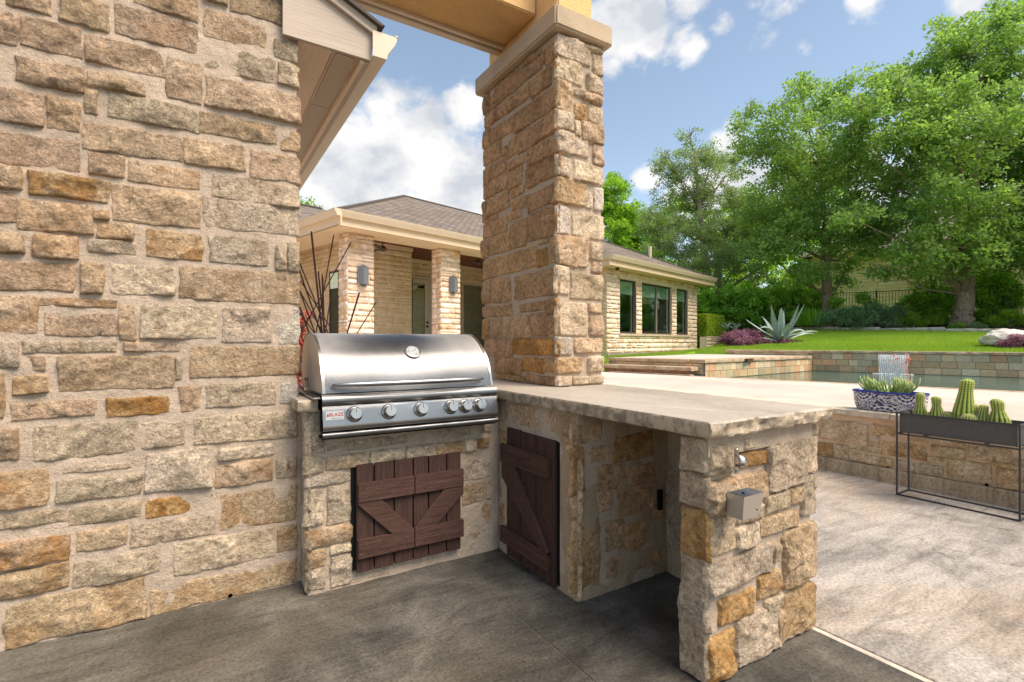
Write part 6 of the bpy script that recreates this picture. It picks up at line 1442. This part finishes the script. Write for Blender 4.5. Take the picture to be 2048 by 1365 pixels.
def bush(name, label, cat, d0, lobes, mat, dens, size, seed, csize=.22, elong=1.7, up=.3, droop=0., group=None, cl=1.):
    Lb = px_lobes(d0, [(a, b, c, (e[0] if e else 0)) + tuple(e[1:]) for a, b, c, *e in lobes], seed)
    s = min(c[2] for c, _, _ in Lb); base = Vector(Lb[0][0]); base.z -= Lb[0][1] if not hasattr(Lb[0][1], '__len__') else Lb[0][1][2]
    t = thing(name, label, cat, base, group); mb = MB(); r = random.Random(seed)
    for c, rad, _ in Lb:
        c = Vector(c); rd = rad if not hasattr(rad, '__len__') else min(rad)
        for k in range(5): mb.tube([c + Vector((r.uniform(-.1, .1), r.uniform(-.1, .1), -rd * .95)), c + Vector((r.uniform(-1, 1), r.uniform(-1, 1), r.uniform(-.2, .6))) * rd * .6], [.012, .005], 4, False)
    obj('stems', mb, BARK, t)
    P, T_ = lobes_points(Lb, dens, seed, csize, .7, cl); o = link('foliage', leaf_mesh('foliage', P, size, seed, T_, up, elong, droop), mat, t); o['kind'] = 'stuff'; return t
bush('hedge', 'long loose bright green hedge along the back of the lawn, left of the slim oak', 'hedge', 22.3, [(1395,620,1.0),(1430,600,1.0,0,.5),(1465,615,1.05,0,.4),(1500,605,1.0,0,.6),(1535,625,1.0,0,.3),(1565,600,1.0,.3,.3),(1600,615,.95,.2,.55),(1632,605,.95,.3,.5),(1480,635,.8,-.3),(1420,640,.7,-.3),(1545,640,.7,-.3)], LEAF_HEDGE, 70, .13, 61, .30, 1.8)
bush('willow_shrub', 'wide drooping shrub of narrow blue-green leaves at the foot of the slim oak', 'shrub', 19.2, [(1672,638,.42),(1700,632,.50),(1735,630,.55,0,.5),(1768,628,.55,0,.45),(1798,634,.42),(1640,640,.30),(1718,642,.40,-.4),(1780,644,.35,-.4)], LEAF_BLUE, 105, .15, 62, .20, 5.5, .1, .9)
bush('shrub', 'small fresh green shrub beside the willow-leaved one, on the mulch', 'shrub', 18.6, [(1808,644,.27),(1826,640,.30),(1842,646,.24)], LEAF_BRIGHT, 60, .06, 63, .14, 3.)
bush('climbing_shrub', 'dark green shrub growing through the iron fence left of the thick trunk', 'shrub', 20.4, [(1828,612,.5),(1856,600,.6),(1884,590,.55),(1880,625,.6),(1850,635,.45),(1897,610,.45),(1728,596,.26),(1742,600,.24),(1670,606,.34)], LEAF_HEDGE, 60, .11, 64, .24, 1.7)
bush('shrub', 'dark rounded shrub with yellow-green top, right of the thick oak trunk', 'shrub', 19.8, [(1975,600,.75),(2005,590,.7),(1962,625,.5),(2005,630,.55),(1985,560,.5,0,1.),(1965,558,.4,0,1.),(2012,560,.45,0,1.),(2030,600,.4)], LEAF_HEDGE, 62, .10, 65, .24)
bush('shrub', 'loose light green shrub at the right edge in front of the fence', 'shrub', 17.9, [(1992,640,.26,0,.7),(2022,634,.34,0,.6),(2044,642,.30,0,.7),(2008,652,.20,0,.7)], LEAF_BRIGHT, 42, .08, 66, .16, 2.2)
bush('ground_plant', 'low leafy plant in the mulch under the thick oak trunk', 'plant', 17.6, [(1908,652,.14),(1920,653,.12)], LEAF_HEDGE, 46, .07, 67, .10, 3.)
bush('ground_plant', 'low leafy plant in the mulch right of the thick oak trunk', 'plant', 17.5, [(1950,652,.15),(1964,653,.13)], LEAF_BLUE, 46, .07, 68, .10, 3.)
bush('purple_plant', 'rounded mound of purple leaves on the lawn, left of the big agave', 'plant', 15.6, [(1487,674,(.62,.5,.24)),(1465,680,(.35,.35,.16)),(1515,679,(.42,.4,.17)),(1490,682,(.6,.5,.14),-.3)], LEAF_PURPLE, 80, .055, 69, .13, 2.6, cl=1.6)
bush('purple_plant', 'purple-leaved plant at the right edge beside the white boulder', 'plant', 11.0, [(2040,688,(.28,.3,.20)),(2020,690,(.16,.2,.14)),(2068,690,(.3,.3,.2))], LEAF_PURPLE, 80, .045, 70, .10, 2.6, cl=1.6)
bush('purple_ground_cover', 'low purple leaves around the base of the big agave', 'plant', 15.2, [(1560,684,(.35,.3,.08)),(1590,684,(.2,.2,.06)),(1540,685,(.2,.2,.05))], LEAF_PURPLE, 50, .05, 71, .10, 2.6)

# clipped hedge block
hd = thing('clipped_hedge', 'boxy clipped yellow-green hedge at the right corner of the far house', 'hedge', HL(15.3, -1.4, 1.44)); rng = np.random.default_rng(5); nh = 26000
u = rng.uniform(0, 1, (nh, 3)); face = rng.integers(0, 5, nh); th_ = rng.uniform(0, .10, nh)
q = np.stack([14.42 + 1.9 * u[:, 0], -1.86 + 1.0 * u[:, 1], 1.46 + .86 * u[:, 2]], 1)
q[face == 0, 0] = 14.42 + th_[face == 0]; q[face == 1, 0] = 16.32 - th_[face == 1]; k = (face == 2) | (face == 3); q[k, 1] = -1.86 + th_[k]; q[face == 4, 2] = 2.32 - th_[face == 4]
q += fbm(q[:, 0] * 3, q[:, 1] * 3, q[:, 2] * 3, 4, 2)[:, None] * .05; HMn = np.array(HM); Pw = q @ HMn[:3, :3].T + HMn[:3, 3]
o = link('foliage', leaf_mesh('foliage', Pw, .055, 8, np.clip(.35 + .5 * (q[:, 2] - 1.46) / .86 + rng.uniform(-.2, .2, nh), 0, 1)), LEAF_BOX, hd); o['kind'] = 'stuff'
hbox('inner_twigs', (14.55, -1.74, 1.42), (16.2, -1.0, 2.2), m_plain('hedge_twigs', (.03, .045, .012), .95, .1, .3), hd)

# agave
AG = G('agave_skin', .55, .3); _n = AG.noise(3, 4, .6, 0, AG.coord((1, 1, 1))); AG.col(AG.ramp(_n, [(.3, (.24, .32, .27)), (.7, (.40, .47, .40))])); AGM = AG.m
def agave_leaf(parent, base, az, el0, l, w, bend, name='leaf'):
    """thick channelled blade that starts at elevation el0 and bends by `bend` radians toward its tip"""
    n = 14; p = Vector(base); el = el0; hd_ = Vector((math.cos(az), math.sin(az), 0)); sd = Vector((-hd_.y, hd_.x, 0)); V = []; fs = []
    for i in range(n + 1):
        q = i / n; d_ = hd_ * math.cos(el) + Vector((0, 0, math.sin(el))); nn = sd.cross(d_); 
        ww = w * (.55 + 1.1 * q * (1 - q) + .0) * min(1, ((1 - q) / .42))**.75 + .002; tk = ww * .16 + .003
        V += [p - sd * ww - nn * ww * -.30, p - nn * tk * -.1, p + sd * ww - nn * ww * -.30, p - nn * tk * 2.2]
        p = p + d_ * (l / n); el -= bend * (q**1.3) * 2.3 / n
    for i in range(n):
        for k in range(4): fs.append((i * 4 + k, (i + 1) * 4 + k, (i + 1) * 4 + (k + 1) % 4, i * 4 + (k + 1) % 4))
    fs += [(3, 2, 1, 0), tuple(4 * n + k for k in range(4))]; mb = MB(); mb.add(V, fs); return obj(name, mb, AGM, parent, auto=60)
d0 = 15.3; ab = P3(1560, 683, d0); ag = thing('agave', 'big blue-grey agave with arching leaves on the lawn, right of the purple mound', 'agave', ab); rt_az = math.atan2(-CA, SA)
for (dx, el, l, w, bend) in ((-25, 82, 1.0, .085, .0), (0, 88, 1.02, .085, 0.), (12, 84, .95, .075, .0), (-60, 70, 1.15, .11, -.05), (50, 66, 1.2, .10, -.12), (65, 60, 1.25, .10, -.15), (10, 72, .72, .12, 1.6), (-75, 55, .85, .10, 1.9), (70, 52, .8, .10, 2.4),
                            (-95, 34, 1.15, .085, -.1), (-105, 38, .7, .10, .9), (80, 28, 1.05, .075, .9), (100, 20, 1.15, .07, .6), (-80, 12, .7, .06, .2), (170, 60, 1.0, .09, .4), (140, 70, .9, .09, .2), (-150, 62, .95, .09, .5), (30, 35, .6, .08, 1.2), (-20, 30, .55, .08, 1.0)):
    az = math.atan2(-SA, -CA) + R(dx) * 1.0        # measured from the direction toward the camera
    agave_leaf(ag, ab + Vector((math.cos(az), math.sin(az), 0)) * .06, az, R(el), l, w, bend)
for px, nm in ((1454, 'leftmost'), (1472, 'middle'), (1532, 'rightmost')):
    b_ = P3(px, 659, 20.2); t = thing('small_agave', nm + ' of the three small blue agaves at the foot of the long hedge', 'agave', b_, 'small agaves by the hedge'); r6 = random.Random(px)
    for k in range(11): agave_leaf(t, b_, k * 2.4, R(r6.uniform(25, 80)), r6.uniform(.25, .36), .035, r6.uniform(0, .5))

# boulder, bed edging
bo_ = thing('boulder', 'low white limestone boulder at the right edge of the lawn', 'boulder', P3(2012, 697, 11.35)); import bmesh
bm = bmesh.new(); bmesh.ops.create_icosphere(bm, subdivisions=5, radius=1)
P = np.array([v.co[:] for v in bm.verts]); dsp = .28 * fbm(P[:, 0] * 1.6, P[:, 1] * 1.6, P[:, 2] * 1.6, 3, 3) + .07 * fbm(P[:, 0] * 6, P[:, 1] * 6, P[:, 2] * 6, 9, 3); P = P * (1 + dsp)[:, None]; P[:, 2] = np.maximum(P[:, 2], -.35)
c0 = P3(2018, 681, 11.4); rt_ = np.array([SA, -CA, 0]); fw_ = np.array([CA, SA, 0]); Pn = np.array(c0)[None] + P[:, :1] * rt_ * .52 + P[:, 1:2] * fw_ * .4 + P[:, 2:] * np.array([0, 0, .27])
for v, p in zip(bm.verts, Pn): v.co = p
me = bpy.data.meshes.new('rock'); bm.to_mesh(me); bm.free(); me.polygons.foreach_set('use_smooth', [True] * len(me.polygons)); BLD = m_plain('white_limestone', (.62, .57, .50), .9, .15, .3, 4, .02, 18); link('rock', me, BLD, bo_)
be = thing('bed_edging', 'line of pale limestone edging blocks between lawn and mulch bed', 'edging', HL(17, -5, 1.7)); t = 2.4; k = 0; EDG = m_plain('edging_limestone', (.50, .46, .39), .9, .15, .3, 6, .01, 20); r7 = random.Random(9)
while t > -15:
    l = r7.uniform(.7, 1.3); z = GZ(17.05, t - l / 2); qslab('edging_stone', [(16.93 + r7.uniform(-.03, .03), t - l + .02), (17.18, t - l + .02), (17.18, t), (16.93 + r7.uniform(-.03, .03), t)], z - .05, z + r7.uniform(.09, .13), be, EDG, 500 + k, .012); t -= l; k += 1

# iron fence
fe = thing('iron_fence', 'black iron picket fence in front of the neighbouring house', 'fence', HL(21.65, -6, 2.2)); pk = MB().box((-.008, -.008, 0), (.008, .008, 1.34)).mesh('picket'); pk.materials.append(BLACK)
tp = lambda t: 3.52 + .012 * t
t = 3.; k = 0
while t > -18.5:
    if k % 21 == 0:
        hbox('post', (21.62, t - .03, tp(t) - 1.5), (21.68, t + .03, tp(t) + .04), BLACK, fe)
    else:
        o = bpy.data.objects.new('picket', pk); COL.objects.link(o); o.parent = fe; o.matrix_basis = wmat(fe).inverted() @ HM @ Matrix.Translation((21.65, t, tp(t) - 1.38))
    t -= .112; k += 1
for dz in (-.02, -1.25): hobj('rail', MB().extrude([(21.635, 3.0, tp(3) + dz - .015), (21.665, 3.0, tp(3) + dz - .015), (21.665, 3.0, tp(3) + dz + .015), (21.635, 3.0, tp(3) + dz + .015)], (0, -21.5, tp(-18.5) - tp(3))), BLACK, fe)

# turf: blades over the part of the lawn that shows
def grass(name, reg, n, h, seed):
    rng = np.random.default_rng(seed); s = rng.uniform(reg[0], reg[1], n); t = rng.uniform(reg[2], reg[3], n)
    if reg[4]: k = ~((s > 3.5) & (s < 8.9) & (t < -3.95)); s, t = s[k], t[k]
    k = ~((s > 7.7) & (t > -1.55) & (s < 14.4)) & ~((s < 8.87) & (s > 3.9) & (t < -4.0) & (t > -4.9) & (s > 8.5)); s, t = s[k], t[k]; n = len(s)
    gs, gt = np.linspace(reg[0], reg[1], 60), np.linspace(reg[2], reg[3], 60); Z = np.array([[GZ(a, b) for b in gt] for a in gs])
    fi = (s - reg[0]) / (reg[1] - reg[0]) * 59; fj = (t - reg[2]) / (reg[3] - reg[2]) * 59; i = np.minimum(fi.astype(int), 58); j = np.minimum(fj.astype(int), 58); a, b = fi - i, fj - j
    z = Z[i, j] * (1 - a) * (1 - b) + Z[i + 1, j] * a * (1 - b) + Z[i, j + 1] * (1 - a) * b + Z[i + 1, j + 1] * a * b
    ang = rng.uniform(0, 6.28, n); hh = h * rng.uniform(.6, 1.3, n); w = .006; lx, ly = rng.normal(0, .3, n) * hh, rng.normal(0, .3, n) * hh
    A = np.stack([s - np.cos(ang) * w, t - np.sin(ang) * w, z - .004], 1); B = np.stack([s + np.cos(ang) * w, t + np.sin(ang) * w, z - .004], 1); C_ = np.stack([s + lx, t + ly, z + hh], 1)
    V = np.stack([A, B, C_], 1).reshape(-1, 3) @ HMn[:3, :3].T + HMn[:3, 3]; col = np.zeros((n, 3, 4), np.float32); pt_ = .45 + .3 * vn(s * .8, t * .8, 0 * s, 4); col[:, :, 0] = np.clip(pt_ + rng.uniform(-.25, .25, n), 0, 1)[:, None]; col[:, :, 1] = rng.uniform(.3, .8, n)[:, None]; col[:, :, 3] = 1
    tag(link(name, npmesh(name, V, np.arange(3 * n).reshape(n, 3), False, col.reshape(-1, 4)), BLADE), kind='stuff')
grass('grass', (8.88, 16.95, -13.5, -1.6, False), 230000, .045, 3); grass('grass', (3.6, 8.84, -3.78, -1.6, True), 60000, .05, 4)
def clump(name, label, px, py, d0, n, h, spread, mat, seed, el=(45, 88)):
    r = np.random.default_rng(seed); b = np.array(P3(px, py, d0)); Vv = []; t = thing(name, label, 'grass clump', tuple(b))
    for _ in range(n):
        o = r.normal(0, spread, 2); az = r.uniform(0, 6.28); e = R(r.uniform(*el)); l = h * r.uniform(.6, 1.1); dx = np.array([math.cos(az) * math.cos(e), math.sin(az) * math.cos(e), math.sin(e)]); sd = np.array([-math.sin(az), math.cos(az), 0]) * .008
        p0 = b + [o[0], o[1], 0]; p1 = p0 + dx * l * .55; p2 = p1 + (dx * [1.4, 1.4, .6]) * l * .45; Vv += [p0 - sd, p0 + sd, p1 + sd, p1 - sd, p1 - sd, p1 + sd, p2 + sd * .1, p2 - sd * .1]
    m = len(Vv) // 4; c = np.zeros((m * 4, 4), np.float32); c[:, 0] = np.repeat(r.uniform(0, .6, m), 4); c[:, 1] = .5; c[:, 3] = 1
    o = link('blades', npmesh('blades', np.array(Vv), np.arange(4 * m).reshape(m, 4), False, c), mat, t); o['kind'] = 'stuff'
clump('ornamental_grass', 'tall fine green grass clump between the big agave and the slim oak', 1617, 652, 19.6, 900, .85, .24, LEAF_HEDGE, 5)
clump('ornamental_grass', 'low grass clump at the fence, left of the thick oak trunk', 1868, 650, 19.0, 350, .5, .12, BLADE, 6)

# rusty rods and red-flowering shrub left of the grill
rods = thing('rod_sculpture', 'fan of slender rusty brown rods standing behind the grill lid', 'garden sculpture', P3(652, 985, 4.05)); RUST = m_plain('rusty_rod', (.085, .038, .026), .7, .3, .3, 20)
z7 = lambda x, y: (560 + x / 3.79, 440 + y / 3.79); rr8 = random.Random(3)
for tip, low, w in (((237,88),(318,855),11), ((408,114),(338,500),7), ((542,166),(337,535),6), ((290,390),(316,640),9), ((319,405),(326,620),6), ((322,430),(334,855),11), ((383,590),(345,850),6), ((150,330),(268,622),8), ((143,372),(303,835),9), ((118,405),(285,665),6),
                    ((148,535),(275,765),7), ((152,545),(264,855),8), ((148,658),(220,855),10), ((142,695),(240,830),6), ((602,550),(510,855),10), ((732,620),(588,855),6), ((144,845),(182,930),8), ((132,898),(184,985),6), ((140,1030),(176,1092),6), ((138,1142),(172,1198),5)):
    d_ = 4.0 + rr8.uniform(-.12, .12); a, b = z7(*tip), z7(*low); A, B = P3(*a, d_), P3(*b, d_ + .02); dv = B - A; foot = B + dv.normalized() * min(1.6, max(.2, (B.z - .06) / max(.25, -dv.normalized().z)))
    r_w = 1.2 * w / 3.79 * 4.0 / 1010 / 2; obj('rod', MB().tube([A, A + (B - A).normalized() * .02, B, foot], [r_w * .85, r_w * 1.15, r_w, r_w], 8), RUST, rods, smooth=True)
tgt = bush('red_shrub', 'red-leaved shrub partly hidden behind the grill, beside the stone wall', 'shrub', 5.2, [(604,650,.10,0,.5),(612,628,.05,0,.6),(600,700,.13,0,.5),(608,740,.10,0,.5),(590,680,.16,0,.4),(596,760,.14)], LEAF_RED, 34, .032, 77, .07, 1.8)
obj('stem', MB().tube([P3(600, 915, 5.2), P3(600, 760, 5.2), P3(604, 640, 5.2)], [.015, .01, .005], 6), BARK, tgt)
# unseen oak copies added beyond the right edge, for the windows to mirror
src = [o for o in bpy.data.objects if o.name == 'oak_tree'][0]
for k, (s, t, rot, lab) in enumerate(((20, -17, 1.9, 'nearest added unseen oak along the fence, beyond the right edge'), (19, -24, 4.0, 'farthest added unseen oak along the fence, beyond the right edge'), (13, -27, 3., 'added unseen oak on the lawn beyond the right edge'))):
    c = copy_tree(src); c.location = HL(s, t, GZ(s, t)); c.rotation_euler.z = rot; c['label'] = lab; c['category'] = 'tree'
